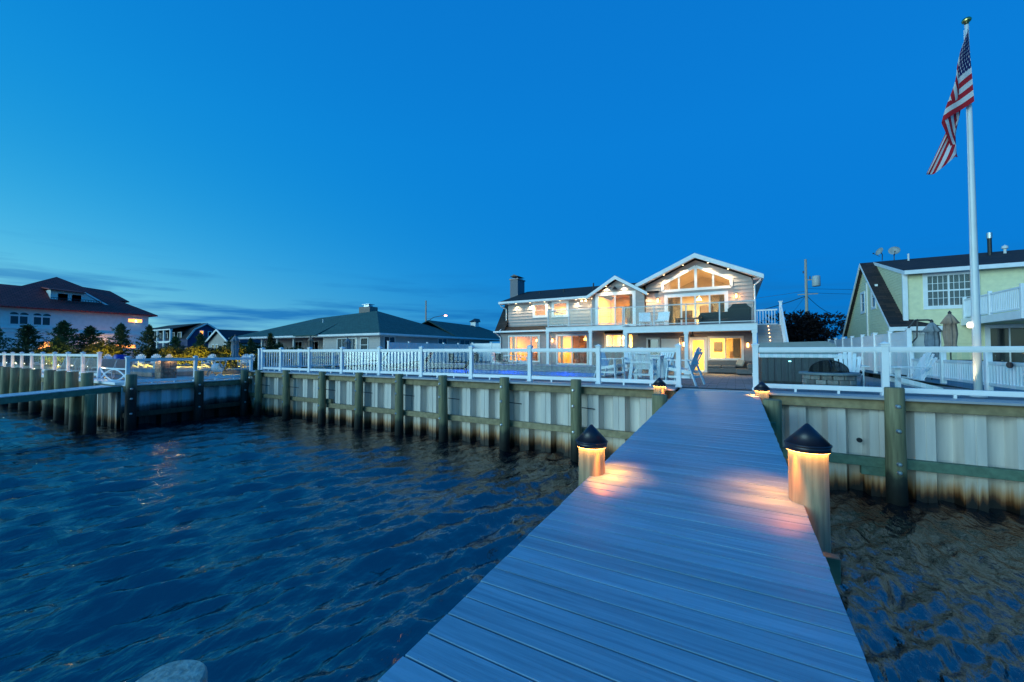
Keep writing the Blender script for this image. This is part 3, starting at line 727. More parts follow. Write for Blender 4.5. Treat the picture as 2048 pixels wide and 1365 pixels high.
# rooms
room(H, -15.1, -11.2, HY + .12, 30, .0, 2.35, 130, (1, .40, .08)); room(H, -11.1, -7.9, HY + .12, 31, .0, 2.35, 120, (1, .42, .09))
room(H, -7.8, -5.2, HY + .12, 28.5, .0, 2.35, 150, (1, .78, .45)); room(H, -2.9, .75, HY + .12, 29.2, -.25, 2.2, 150, (1, .70, .28))
furn = M('interior_wood', (.16, .08, .04), .5, .2, 4)
for (x0, x1, y0, y1, z0, z1) in ((-14.3, -13.4, 28, 28.8, 0, .9), (-13.2, -12.2, 29.2, 29.9, 0, 1.1), (-12.4, -12.0, 27.2, 27.7, .0, 1.0), (-10.4, -9.7, 28.6, 29.2, 0, .95), (-9.5, -8.9, 28, 28.5, 0, .85), (-10.5, -9.6, 30.8, 30.95, 1.0, 1.75), (-.3, .3, 28.5, 29.0, 0, 1.0)):
    MB().box(x0, x1, y0, y1, z0, z1, .02).build('indoor_cabinet', furn, H)
CURT = M('drapery', (.62, .50, .34), .9, .2, 4, (14, 1, 1)); FRAME = M('picture_frame', (.05, .035, .03), .5, .3, 5)
for x0, x1, z0, z1, yy in ((-14.45, -14.2, .3, 2.1, 25.8), (-12.4, -12.12, .3, 2.1, 25.8), (-10.6, -10.4, .15, 2.05, 25.8), (-.1, .28, .6, 1.75, 25.8), (-3.5, -3.25, 2.4, 4.25, 25.8), (-.75, -.5, 2.4, 4.25, 25.8), (-5.7, -5.48, 2.6, 4.55, 25.3)):
    MB().box(x0, x1, yy, yy + .06, z0, z1, .01).build('curtain', CURT, H)
for x0, x1, z0, z1, yy in ((-13.6, -12.9, 1.15, 1.7, 29.93), (-9.3, -8.6, 1.2, 1.8, 30.93), (-1.2, -.7, 1.0, 1.6, 29.13), (-3.4, -2.6, 3.2, 3.9, 30.93), (-1.0, -.4, 3.1, 3.9, 30.93)):
    MB().box(x0, x1, yy, yy + .04, z0, z1, .01).build('wall_picture', FRAME, H)
for x, yy, z in ((-13.2, 27.6, 1.75), (-9.6, 28.2, 1.8), (-2.0, 28.6, 4.3), (-6.5, 27, 1.8)):
    MB().lathe([(.16, 0), (.12, .14), (.02, .2)], 12, (x, yy, z)).cyl((x, yy, z + .2), (x, yy, z + .55), .01).build('pendant_lamp', emit('pendant_glow', (1, .62, .25), 5), H)
for x, yy, z in ((-13.7, 27.2, 0), (-12.9, 27.3, 0), (-10.1, 27.6, 0), (-9.2, 27.4, 0), (-2.6, 27.6, 2.36), (-1.3, 27.5, 2.36)):
    MB().box(x - .22, x + .22, yy - .22, yy + .22, z + .42, z + .47).box(x - .22, x + .22, yy + .18, yy + .22, z + .47, z + 1.0).cyl((x, yy, z), (x, yy, z + .42), .03).build('indoor_chair', furn, H)
# lower skirt roof and gambrel end at the left
k = MB(); roof_slab(k, [(-15.55, 25.1, 2.42), (-10.1, 25.1, 2.42), (-10.1, 25.86, 2.86), (-15.55, 25.86, 2.86)], .1)
roof_slab(k, [(-15.55, 25.1, 2.44), (-14.76, 25.1, 2.44), (-14.76, 26.75, 4.72), (-15.55, 26.75, 4.72)], .12); k.build('roof', ROOFD, H)
MB().box(-15.6, -10.1, 25.0, 25.1, 2.36, 2.48, .01).build('gutter', TRIM, H)
MB().poly([(-15.35, 25.2, 2.44), (-15.35, 26.75, 4.7), (-15.35, 30, 5.95), (-15.35, 33.4, 4.7), (-15.35, 34.6, 2.44)]).build('gable_end', SIDEG, H)
# upper left (dormer) wall
FU = front(25.8)
lap_wall('wall', SIDEG, H, FU, rect(-14.76, -8.0, 2.7, 4.62), [rect(-12.66, -11.56, 3.45, 4.43), rect(-11.17, -10.0, 3.42, 4.45)], .21, .036)
window(H, FU, -12.66, -11.56, 3.45, 4.43, (1,), 2, fr=.12, mull=.03, trim=.05); window(H, FU, -11.17, -10.0, 3.42, 4.45, (1,), 2, fr=.12, mull=.03, trim=.05)
room(H, -14.6, -8.1, 25.95, 29, 2.6, 4.7, 90, (1, .72, .30))
k = MB(); roof_slab(k, [(-15.3, 25.35, 4.66), (-4, 25.35, 4.66), (-4, 30, 6.05), (-15.3, 30, 6.05)], .12)
roof_slab(k, [(-15.3, 34, 4.66), (-4, 34, 4.66), (-4, 30, 6.05), (-15.3, 30, 6.05)], .12); k.build('roof', ROOFD, H)
MB().box(-15.32, -7.9, 25.26, 25.36, 4.50, 4.66, .01).build('gutter', TRIM, H)
MB().box(-15.3, -8.0, 25.36, 25.8, 4.49, 4.52).build('soffit', TRIM, H)
MB().tube([(-15.2, 25.3, 4.5), (-15.15, 25.45, 4.3), (-14.9, 25.75, 4.15), (-14.9, 25.75, 2.9), (-15.1, 25.1, 2.5)], .045, 8).build('downspout', TRIM, H)
MB().tube([(-15.5, 25.05, 2.42), (-15.35, 25.4, 2.15), (-15.2, 25.42, 2.0), (-15.2, 25.42, -.2)], .045, 8).build('downspout', TRIM, H)
for x, zz in ((-11.2, 5.25), (-13.2, 5.2), (-8.9, 5.5)):
    MB().cyl((x, 28, zz), (x, 28, zz + .45), .05, .05, 8).build('vent_pipe', DARKM, H)
ch = MB().box(-16.08, -15.36, 28.4, 29.6, 0, 6.95, .01).build('chimney', M('painted_brick', (.20, .21, .24), .8, .1, 9, bump=.3, bscale=15), H)
MB().box(-16.14, -15.3, 28.34, 29.66, 6.86, 6.96, .01).build('chimney_crown', SIDEG, ch)
k = MB(); [k.box(x - .02, x + .02, yy - .02, yy + .02, 6.9, 7.16) for x in (-15.95, -15.5) for yy in (28.6, 29.4)]
k.prism([(-16.1, 28.4, 7.14), (-15.34, 28.4, 7.14), (-15.72, 28.4, 7.3)], (0, 1.2, 0)); k.build('chimney_cap', DARKM, ch)
for x in (-13.98, -12.82, -11.68, -10.52, -9.34): downlight(H, x, 25.56, 4.488, 9)
# twin flood
fl = MB().box(-8.95, -8.55, 25.5, 25.6, 4.40, 4.47, .01).build('flood_light', DARKM, H)
for x in (-8.9, -8.62): MB().lathe([(0, 0), (.07, .0), (.05, .07)], 12, (x, 25.46, 4.33)).build('bulb', emit('flood_glow', (1, .66, .3), 14), fl)
light('POINT', (-8.76, 25.30, 4.22), 5, WARM, H, .08, name='flood_lamp')
# small gable
FS = front(25.0)
sg = [(-8.05, 2.5), (-4.76, 2.5), (-4.76, 4.45), (-6.45, 5.45), (-8.05, 4.45)]
lap_wall('wall', SIDEG, H, FS, sg, [rect(-7.76, -5.34, 2.55, 4.66)], .21, .036)
lap_wall('wall', SIDEG, H, side(-8.05, -1), rect(25.0, 25.8, 2.5, 4.45), (), .17)
window(H, FS, -7.76, -5.34, 2.55, 4.66, (1, 1), fr=.13, mull=.07, name='balcony_door', trim=.06, screens=(1,))
room(H, -7.9, -4.9, 25.15, 29, 2.52, 4.9, 120, (1, .55, .16))
MB().box(-7.0, -6.2, 28.9, 28.97, 3.4, 4.2, .01).build('indoor_picture', M('picture', (.10, .14, .16), .5, .4, 4), H)
MB().box(-6.2, -5.2, 26.6, 27.8, 2.52, 3.2, .05).build('indoor_bed', M('bedding', (.05, .07, .12), .8, .2, 5), H)
k = MB(); ap = (-6.45, 5.72)
roof_slab(k, [(-8.3, 24.62, 4.55), (ap[0], 24.62, ap[1]), (ap[0], 28.9, ap[1]), (-8.3, 28.9, 4.55)], .08)
roof_slab(k, [(-4.55, 24.62, 4.55), (ap[0], 24.62, ap[1]), (ap[0], 28.9, ap[1]), (-4.55, 28.9, 4.55)], .08); k.build('roof', ROOFD, H)
def rake(parent, x0, z0, xa, za, x1, z1, y, w=.2, t=.05):
    m = MB()
    m.prism([(x0, y, z0), (xa, y, za), (xa, y, za - w * 1.15), (x0, y, z0 - w)], (0, t, 0)).prism([(x1, y, z1), (xa, y, za), (xa, y, za - w * 1.15), (x1, y, z1 - w)], (0, t, 0))
    return m.build('rake_board', TRIM, parent)
rake(H, -8.32, 4.53, -6.45, 5.70, -4.53, 4.53, 24.58)
k = MB()   # soffits of the small gable
k.poly([(-8.28, 24.63, 4.42), (-6.45, 24.63, 5.58), (-6.45, 25.0, 5.58), (-8.28, 25.0, 4.42)]).poly([(-4.57, 24.63, 4.42), (-6.45, 24.63, 5.58), (-6.45, 25.0, 5.58), (-4.57, 25.0, 4.42)])
k.build('soffit', TRIM, H)
for x in (-7.08, -5.98): downlight(H, x, 24.84, 5.1, 9)
downlight(H, -8.22, 25.5, 4.48, 7)
k = MB(); k.cyl((-6.5, 25, 4.98), (-6.5, 24.72, 5.02), .02).lathe([(.02, .12), (.06, .10), (.08, .04), (.17, -.06), (.165, -.07)], 14, (-6.5, 24.72, 4.92)); k.build('barn_lamp', BLACK, H)
# big gable
gx0, gxa, gx1 = -4.78, -1.95, .9
gw_ = [(gx0, 2.35), (gx1, 2.35), (gx1, 5.02), (gxa, 6.32), (gx0, 5.02)]
trap = [(-3.78, 4.62), (-.14, 4.62), (-.14, 5.06), (-1.95, 5.95), (-3.78, 5.06)]
lap_wall('wall', SIDEG, H, F0, gw_, [trap, rect(-3.62, -.36, 2.36, 4.34)], .21, .036)
lap_wall('wall', SIDEG, H, side(gx0, -1), rect(HY, 36, 4.3, 5.1), (), .21, .036); lap_wall('wall', SIDEG, H, side(gx1, 1), rect(HY, 36, 2.35, 5.1), (), .21, .036)
m = MB()
for (a, za), (b, zb) in zip(trap, trap[1:] + trap[:1]): m.beam(F0.p(a, za, .02), F0.p(b, zb, .02), .16, .15, (0, 0, 1) if abs(a - b) > .1 else (1, 0, 0))
m.beam(F0.p(-1.95, 4.62, .02), F0.p(-1.95, 5.95, .02), .15, .14, (1, 0, 0))
for x in (-2.86, -1.04): m.beam(F0.p(x, 4.62, .012), F0.p(x, 5.5, .012), .07, .1, (1, 0, 0))
tw = m.build('gable_window', TRIM, H)
for q in ([(-3.72, 4.66), (-2.89, 4.66), (-2.89, 5.5), (-3.72, 5.09)], [(-2.83, 4.66), (-2.0, 4.66), (-2.0, 5.92), (-2.83, 5.52)], [(-1.9, 4.66), (-1.07, 4.66), (-1.07, 5.52), (-1.9, 5.92)], [(-1.01, 4.66), (-.2, 4.66), (-.2, 5.08), (-1.01, 5.5)]):
    MB().prism([F0.p(u, z, -.02) for u, z in q], (0, .012, 0)).build('pane', WGLASS, tw)
window(H, F0, -3.62, -.36, 2.36, 4.34, (1, 1, 1, 1), fr=.12, mull=.09, name='balcony_door', trim=.07, screens=(0, 3))
room(H, -4.6, .75, HY + .12, 31, 2.36, 5.0, 190, (1, .74, .36), M('greige_paint', (.66, .56, .42), .8, .05, 2), roof=False)
MB().poly([(-4.7, HY + .1, 5.02), (-1.95, HY + .1, 6.25), (-1.95, 31, 6.25), (-4.7, 31, 5.02)]).poly([(.8, HY + .1, 5.02), (-1.95, HY + .1, 6.25), (-1.95, 31, 6.25), (.8, 31, 5.02)]).poly([(-4.7, 31, 5.0), (.8, 31, 5.0), (-1.95, 31, 6.25)]).build('interior_ceiling', M('vault_paint', (.60, .54, .44), .8, .05, 2), H)
for (x0, x1, y0, y1, z0, z1) in ((-3.3, -2.2, 28, 29, 2.36, 3.1), (-1.4, -.6, 29.5, 30.3, 2.36, 3.3), (-2.1, -1.3, 30.7, 30.95, 2.4, 4.2)):
    MB().box(x0, x1, y0, y1, z0, z1, .04).build('indoor_sofa', furn, H)
k = MB(); za = 6.62
roof_slab(k, [(-5.26, 24.86, 5.10), (gxa, 24.86, za), (gxa, 36, za), (-5.26, 36, 5.10)], .1)
roof_slab(k, [(1.36, 24.86, 5.10), (gxa, 24.86, za), (gxa, 36, za), (1.36, 36, 5.10)], .1); k.build('roof', ROOFD, H)
rake(H, -5.28, 5.08, gxa, 6.60, 1.38, 5.08, 24.80, .23)
MB().poly([(-5.22, 24.86, 4.92), (gxa, 24.86, 6.46), (gxa, HY, 6.46), (-5.22, HY, 4.92)]).poly([(1.32, 24.86, 4.92), (gxa, 24.86, 6.46), (gxa, HY, 6.46), (1.32, HY, 4.92)]).build('soffit', TRIM, H)
MB().box(1.28, 1.4, 24.84, 36, 4.92, 5.06, .01).box(.9, 1.28, 24.9, 36, 4.90, 4.92).build('gutter', TRIM, H)
MB().tube([(1.3, 24.95, 4.95), (1.2, 25.2, 4.78), (.98, 25.42, 4.62), (.98, 25.42, 2.4)], .045, 8).build('downspout', TRIM, H)
for x, z in ((-3.66, 5.58), (-2.60, 6.06), (-1.28, 6.06), (-.28, 5.60)): downlight(H, x, 25.16, z - .02, 11)
downlight(H, -4.6, 25.2, 4.50, 8)
for x in (.55, 1.1): pass
for u in (-4.06, .1): sconce(H, F0, u, 4.05, 22)
sconce(H, F0, -11.0, 1.72, 14); sconce(H, F0, -2.62, 1.38, 14, WARM); sconce(H, F0, .62, 1.30, 1.5)
# balcony (deck over the porch)
def balcony(x0, x1, y0, y1, zt, zb, posts, ground):
    MB().box(x0, x1, y0, y0 + .07, zb, zt - .03, .008).build('fascia', TRIM, H)
    MB().box(x0 - .03, x1 + .03, y0 - .05, y1, zt - .03, zt, .008).build('deck_floor', CAPB, H)
    MB().box(x0, x0 + .07, y0 + .07, y1, zb, zt - .03).build('fascia', TRIM, H); MB().box(x1 - .07, x1, y0 + .07, y1, zb, zt - .03).build('fascia', TRIM, H)
    MB().box(x0 + .07, x1 - .07, y0 + .07, y1, zb + .10, zb + .13).build('porch_ceiling', M('beadboard', (.42, .34, .28), .7, .1, 3, (1, 20, 1)), H)
    MB().box(x0, x1, y0 - .02, y0, zb + .0, zb + .06).build('trim_band', TRIM, H)
    for x in posts:
        p = MB().box(x - .09, x + .09, y0 + .02, y0 + .2, ground, zb, .008).box(x - .12, x + .12, y0 - .012, y0 + .23, zb - .12, zb - .002, .01).box(x - .12, x + .12, y0 - .01, y0 + .23, ground, ground + .2, .01)
        p.build('porch_post', TRIM, H)
balcony(-5.34, .94, 22.0, HY - .02, 2.35, 1.98, (-5.22, -2.16, .82), -.24)
balcony(-10.1, -5.36, 22.3, HY - .52, 2.48, 2.18, (-10.0, -7.3), 0)
RG = glass('rail_glass', (.93, .97, .97), .25, .003)
ALU = M('white_aluminium', (.70, .73, .75), .4, .05, 4)
def glass_rail(xs, y, z0, top):
    for a, b in zip(xs[:-1], xs[1:]):
        MB().box(a + .03, b - .03, y - .005, y + .005, z0 + .10, top - .05).build('glass_panel', RG, H)
    MB().box(xs[0], xs[-1], y - .03, y + .03, top - .05, top, .008).box(xs[0], xs[-1], y - .02, y + .02, z0 + .06, z0 + .10).build('handrail', ALU, H)
    for x in xs: MB().box(x - .03, x + .03, y - .032, y + .032, z0, top + .01, .006).build('rail_post', ALU, H)
glass_rail([-5.28, -3.72, -2.16, -.64, .86], 22.08, 2.35, 3.42)
glass_rail([-9.98, -8.62, -7.24, -5.44], 22.38, 2.48, 3.48)
for x, y0, y1, zt in ((-9.98, 22.4, 24.9, 2.48), (.86, 22.1, 24.2, 2.35)):
    MB().box(x - .005, x + .005, y0, y1, zt + .1, zt + 1.0).build('glass_panel', RG, H)
    MB().box(x - .03, x + .03, y0, y1, zt + 1.0, zt + 1.05).build('handrail', ALU, H)
# ceiling fan on the porch
k = MB(); k.cyl((-2.0, 23.6, 2.1), (-2.0, 23.6, 1.86), .03).cyl((-2.0, 23.6, 1.90), (-2.0, 23.6, 1.78), .1)
for i in range(5):
    a = i * 1.257 + .3; k.beam((-2.0 + .1 * math.cos(a), 23.6 + .1 * math.sin(a), 1.83), (-2.0 + .68 * math.cos(a), 23.6 + .68 * math.sin(a), 1.82), .14, .012)
tag(k.build('ceiling_fan', DARKM), 'dark five-blade ceiling fan under the balcony', 'ceiling fan')
light('AREA', (-1.5, 24.3, 2.02), 22, WARMW, H, .5, name='porch_light')
# stairs down from the balcony on the right
st = T('outdoor_stairs', 'lit white stairs with picket rail climbing to the balcony at the right', 'stairs', (1.5, 23, -.1))
SX0, SX1 = 1.0, 2.0
LITE = emit('step_light_glow', (1, .55, .2), 14)
for i in range(13):
    z = 2.35 - .188 * (i + 1); y1 = 24.1 - .27 * i
    MB().box(SX0, SX1, y1 - .02, y1, z, z + .188).build('riser', SIDEG, st)
    MB().box(SX0, SX1, y1 - .30, y1 + .0, z - .035, z - .001, .006).build('tread', CAPB, st)
    if i < 7:
        MB().cyl(((SX0 + SX1) / 2, y1 - .024, z + .1), ((SX0 + SX1) / 2, y1 - .04, z + .1), .016, .016, 10).build('step_light', LITE, st)
MB().box(SX0, SX1, 24.1, HY + .3, 2.28, 2.35).build('landing', CAPB, st)
m = MB(); m.beam((SX1 + .05, 24.3, 2.25), (SX1 + .05, 20.55, -.35), .06, .34).box(SX1 + .02, SX1 + .08, 24.1, HY + .3, 2.0, 2.3); m.build('stringer', TRIM, st)
MB().box(SX1 - .02, SX1 + .10, 24.06, 24.18, 2.3, 3.48, .01).box(SX1 - .05, SX1 + .13, 24.03, 24.21, 3.48, 3.52).build('newel_post', VINYL, st)
MB().beam((SX1 + .05, 24.1, 3.3), (SX1 + .05, 20.5, .7), .07, .09).build('handrail', VINYL, st)
for i in range(18):
    y = 23.9 - .19 * i; zz = 2.35 - (24.1 - y) * .696
    MB().box(SX1 + .03, SX1 + .07, y - .02, y + .02, zz - .05, zz + .86).build('picket', VINYL, st)
MB().box(SX0, SX1, HY - .02, HY + .05, 3.18, 3.26).box(SX0, SX1, HY - .02, HY + .05, 2.42, 2.48).build('back_rail', VINYL, st)
for i in range(7): x = SX0 + .08 + i * .135; MB().box(x - .02, x + .02, HY, HY + .035, 2.48, 3.18).build('picket', VINYL, st)

# ------------------------------------------------------------------ garden and balcony furniture
def adirondack(label, loc, rz, tall=0.0, group='adirondack chairs', s=1.0, plan=None):
    """faces -y; tall lifts the seat for the bar-height version"""
    t = T('adirondack_chair', label, 'chair', loc, rz, group); h = tall
    def B(name, m): return m.build(name, POLY, t, world=False)
    sz = .36 + h
    for i in range(6):       # back slats, fan shaped with a curved top
        u = (i - 2.5); x = u * .088; topz = sz + .60 - .022 * u * u; lean = .24
        m = MB().beam((x * .85, .20, sz - .10), (x * 1.22, .20 + lean * 1.0, topz), .078, .018, (0, -1, .3)); B('back_slat', m)
    for z, y in ((sz + .12, .29), (sz + .42, .40)): B('back_brace', MB().box(-.30, .30, y, y + .03, z - .03, z + .03))
    for i in range(5):       # seat
        y = -.34 + i * .115; B('seat_slat', MB().box(-.27, .27, y, y + .10, sz - .02 - i * .022 + .01, sz - i * .022 + .01, .004))
    for x in (-1, 1):
        B('arm', MB().prism([(x * .24, -.42, sz + .20), (x * .40, -.44, sz + .20), (x * .41, -.2, sz + .20), (x * .36, .32, sz + .20), (x * .27, .32, sz + .20)], (0, 0, .024)))
        if h:
            B('front_leg', MB().beam((x * .30, -.34, sz + .2), (x * .33, -.40, 0), .10, .03, (0, 1, 0)))
            B('rear_leg', MB().beam((x * .30, .22, sz + .2), (x * .34, .46, 0), .10, .03, (0, 1, 0)))
            B('side_rail', MB().box(x * .30, x * .33, -.38, .38, .20, .26))
            B('side_rail', MB().beam((x * .29, -.36, sz - .03), (x * .29, .30, sz - .14), .03, .09))
        else:
            B('front_leg', MB().box(x * .27, x * .30, -.37, -.26, 0, sz + .2))
            B('rear_leg', MB().beam((x * .285, -.36, sz - .06), (x * .285, .52, .04), .03, .11))
    if h:
        B('foot_rest', MB().box(-.33, .33, -.43, -.33, .20, .225)); B('cross_rail', MB().box(-.33, .33, .30, .33, .2, .26))
    if s != 1: t.scale = (s, s, s)
    return t
BG = 'bar-height chairs round the patio table'
c = adirondack('white bar-height adirondack chair seen from the side at the left of the patio table', (-3.95, 14.35, 0), R(75), .14, BG)
dup(c, (-2.62, 13.45, 0), R(180), 'white bar-height adirondack chair with its back to the fence, nearest the camera')
dup(c, (-4.0, 17.9, 0), R(15), 'white bar-height adirondack chair behind the table, on its left far side')
dup(c, (-2.55, 16.9, 0), R(-20), 'white bar-height adirondack chair behind the table, on its right far side')
dup(c, (-1.32, 12.75, 0), R(-105), 'white bar-height adirondack chair beside the gate post, facing left')
t = T('bar_table', 'white square bar-height table between the tall adirondack chairs', 'table', (-2.75, 15.2, 0))
for i in range(7): MB().box(-.5, .5, -.5 + i * .145, -.5 + i * .145 + .13, .80, .83, .004).build('slat', POLY, t, world=False)
MB().box(-.45, .45, -.45, .45, .72, .80).build('apron', POLY, t, world=False)
for x in (-.4, .4):
    for yv in (-.4, .4): MB().box(x - .05, x + .05, yv - .05, yv + .05, 0, .72).build('leg', POLY, t, world=False)
a1 = adirondack('white adirondack chair behind the fire pit, facing the water', (2.75, 14.25, 0), R(-8))
adirondack('white adirondack chair at the right of the fire pit, seen from the side', (3.75, 13.55, 0), R(-80))
# fire pit
fp = T('fire_pit', 'round stone fire pit with black mesh dome behind the right fence', 'fire pit', (2.15, 13.3, 0))
sb = MB().box(-.11, .11, -.06, .06, 0, .115, .012).mesh('stone_block')
sb.materials.append(M('fire_pit_stone', (.24, .22, .21), .85, .25, 8, bump=.6, bscale=20, rand=.35))
for r_ in range(3):
    for i in range(14):
        a = 2 * math.pi * (i + .5 * (r_ % 2)) / 14; place(sb, 'stone_block', fp, (.5 * math.cos(a), .5 * math.sin(a), r_ * .12), (0, 0, a + math.pi / 2), (1, 1, 1))
MB().lathe([(.40, .36), (.64, .36), (.65, .375), (.65, .41), (.63, .425), (.40, .425), (.40, .36)], 28).build('cap_ring', M('bluestone_cap', (.20, .24, .26), .6, .15, 6, bump=.2), fp, world=False)
m = MB(); n = 18
for q in range(7):
    for i in range(n):
        e0, e1 = q * math.pi / 14, (q + 1) * math.pi / 14; a0, a1 = 2 * math.pi * i / n, 2 * math.pi * (i + 1) / n
        P_ = lambda e, a: (.42 * math.cos(e) * math.cos(a), .42 * math.cos(e) * math.sin(a), .43 + .30 * math.sin(e))
        m.poly([P_(e0, a0), P_(e0, a1), P_(e1, a1), P_(e1, a0)])
MESHM = glass('spark_mesh', (.22, .25, .27), 0.0, .02); m.build('mesh_dome', MESHM, fp, world=False, smooth=True)
m = MB()
for a in (0, math.pi / 2): m.tube([(.425 * math.cos(e) * math.cos(a), .425 * math.cos(e) * math.sin(a), .43 + .305 * math.sin(e)) for e in np.linspace(0, math.pi, 15)], .012, 6)
m.tube([(.43 * math.cos(a), .43 * math.sin(a), .435) for a in np.linspace(0, 2 * math.pi, 25)], .012, 6); m.build('dome_frame', BLACK, fp, world=False)
# hot tub
sp_ = T('hot_tub', 'dark-panelled hot tub with white rim and thick grey cover', 'hot tub', (1.75, 15.75, 0))
for i in range(12): x = .72 + i * .172; MB().box(x, x + .166, 14.72, 14.75, .05, .80, .004).build('cabinet_panel', SPAC, sp_)
MB().box(.72, 2.78, 14.752, 16.8, 0, .80).build('cabinet', M('spa_core', (.03, .035, .04), .6, .1, 4), sp_)
MB().box(.66, 2.84, 14.66, 16.86, .775, .885, .02).build('rim', POLY, sp_)
MB().prism([(.68, 14.70, .875), (2.55, 14.70, .875), (2.62, 14.70, .95), (2.55, 14.70, 1.18), (2.35, 14.70, 1.27), (.68, 14.70, 1.24)], (0, 2.1, 0)).build('cover', SPAV, sp_)
MB().lathe([(0, .0), (.03, .004), (.035, .02)], 12, (1.45, 14.715, .66)).build('status_light', emit('tub_light', (.3, .9, 1.0), 6), sp_)
# chaise lounges (dark sling) by the pool
def chaise(label, loc, rz, mat=FABD, group='dark sling chaise lounges', fr=DARKM):
    t = T('chaise_lounge', label, 'chaise lounge', loc, rz, group)
    MB().box(-.33, .33, -1.0, .32, .30, .325, .006).build('seat_sling', mat, t, world=False)
    MB().beam((0, .30, .32), (0, .78, .98), .64, .025, (0, -1, .6)).build('back_sling', mat, t, world=False)
    for x in (-.34, .34):
        MB().tube([(x, -1.02, .31), (x, .32, .31), (x, .80, 1.0)], .018, 8).build('side_frame', fr, t, world=False)
        MB().tube([(x, -.85, .31), (x, -.9, .0)], .017, 8).build('leg', fr, t, world=False); MB().tube([(x, .35, .31), (x, .42, .0)], .017, 8).build('leg', fr, t, world=False)
        MB().tube([(x, -.15, .31), (x, -.12, .54), (x, .36, .54), (x, .42, .48)], .014, 6).build('arm_rest', fr, t, world=False)
        MB().tube([(x, .62, .74), (x, .78, .31)], .010, 6).build('back_strut', fr, t, world=False)
    return t
c = chaise('dark sling chaise lounge farthest left behind the glass fence', (-14.9, 13.1, 0), R(-42))
dup(c, (-11.9, 12.75, 0), R(-60), 'dark sling chaise lounge in the middle behind the glass fence')
dup(c, (-9.55, 12.6, 0), R(-60), 'dark sling chaise lounge nearest the dock with raised back')
def patio_chair(label, loc, rz, group='dark patio chairs'):
    t = T('patio_chair', label, 'chair', loc, rz, group)
    MB().box(-.27, .27, -.27, .27, .38, .42, .01).build('seat', FABD, t, world=False); MB().box(-.27, .27, .25, .29, .44, .86, .01).build('backrest', FABD, t, world=False)
    for x in (-.27, .27):
        MB().tube([(x, -.27, 0), (x, -.27, .62), (x, .28, .64), (x, .29, .88)], .016, 6).build('arm', DARKM, t, world=False); MB().tube([(x, .3, 0), (x, .27, .42)], .016, 6).build('leg', DARKM, t, world=False)
    return t
c = patio_chair('dark patio chair by the far pool side, leftmost of three', (-15.2, 19.9, 0), R(160))
dup(c, (-13.6, 19.9, 0), R(190), 'dark patio chair by the far pool side, middle of three'); dup(c, (-12.0, 20.2, 0), R(175), 'dark patio chair by the far pool side, rightmost of three')
# round dining set near the house
t = T('dining_table', 'round white dining table in front of the left picture window', 'table', (-12.6, 22.6, 0))
MB().cyl((0, 0, .70), (0, 0, .74), .6, .6, 24).build('tabletop', POLY, t, world=False); MB().cyl((0, 0, .02), (0, 0, .70), .05).cyl((0, 0, 0), (0, 0, .03), .3).build('pedestal', POLY, t, world=False)
c = adirondack('white adirondack chair at the left of the round dining table', (-13.5, 22.3, 0), R(90), .06, 'white dining chairs')
dup(c, (-11.6, 22.3, 0), R(-80), 'white adirondack chair at the right of the round dining table')
# porch sectional
t = T('sectional_sofa', 'grey sectional sofa with cushions under the porch window', 'sofa', (-.3, 24.7, -.23))
FB = lambda n, *a: MB().box(*a).build(n, FABRIC, t, world=False)
FB('base', -1.05, 1.05, -.35, .6, .05, .30, .03); FB('backrest', -1.05, 1.05, .35, .62, .30, .72, .06); FB('chaise_base', .35, 1.1, -1.35, -.36, .05, .30, .03); FB('armrest', .85, 1.12, -1.35, .3, .30, .58, .05)
for x in (-.7, 0.0): FB('seat_cushion', x - .34, x + .34, -.34, .34, .30, .44, .05)
o = MB().box(-.2, .2, -.06, .06, -.17, .17, .05).build('throw_pillow', M('pillow', (.42, .38, .33), .9, .1, 9), t, world=False); o.location = (.55, .1, .60); o.rotation_euler = (R(-25), R(15), R(-30))
# balcony furniture
def lounge_chair(label, loc, rz):
    t = T('lounge_chair', label, 'chair', loc, rz, 'white balcony chairs')
    MB().box(-.33, .33, -.35, .32, .28, .36, .03).build('seat', POLY, t, world=False); MB().beam((0, .28, .32), (0, .48, .88), .64, .06, (0, -1, .3)).build('backrest', POLY, t, world=False)
    for x in (-.3, .3):
        for yv in (-.3, .3): MB().box(x - .02, x + .02, yv - .02, yv + .02, 0, .28).build('leg', POLY, t, world=False)
    return t
c = lounge_chair('white lounge chair on the balcony, the left one of two', (-4.45, 23.5, 2.35), R(15)); dup(c, (-3.6, 23.6, 2.35), R(-12), 'white lounge chair on the balcony, the right one of two')
t = T('balcony_table', 'low dark table on the balcony in front of the sliding doors', 'table', (-2.2, 23.6, 2.35))
MB().box(-.65, .65, -.35, .35, .40, .44, .01).build('tabletop', DARKM, t, world=False)
for x in (-.58, .58):
    for yv in (-.3, .3): MB().box(x - .025, x + .025, yv - .025, yv + .025, 0, .40).build('leg', DARKM, t, world=False)
t = T('balcony_sofa', 'dark wicker sofa on the balcony behind the glass rail', 'sofa', (-.95, 24.3, 2.35))
WICK = M('dark_wicker', (.035, .04, .045), .8, .3, 40, bump=.5, bscale=80)
for n_, a in (('base', (-.75, .75, -.4, .4, .05, .36, .03)), ('backrest', (-.75, .75, .28, .42, .36, .80, .03)), ('armrest', (-.78, -.64, -.4, .28, .36, .6, .03)), ('armrest', (.64, .78, -.4, .28, .36, .6, .03))): MB().box(*a).build(n_, WICK, t, world=False)
t = T('covered_grill', 'barbecue under a dark fitted cover at the right end of the balcony', 'grill', (.22, 23.2, 2.35))
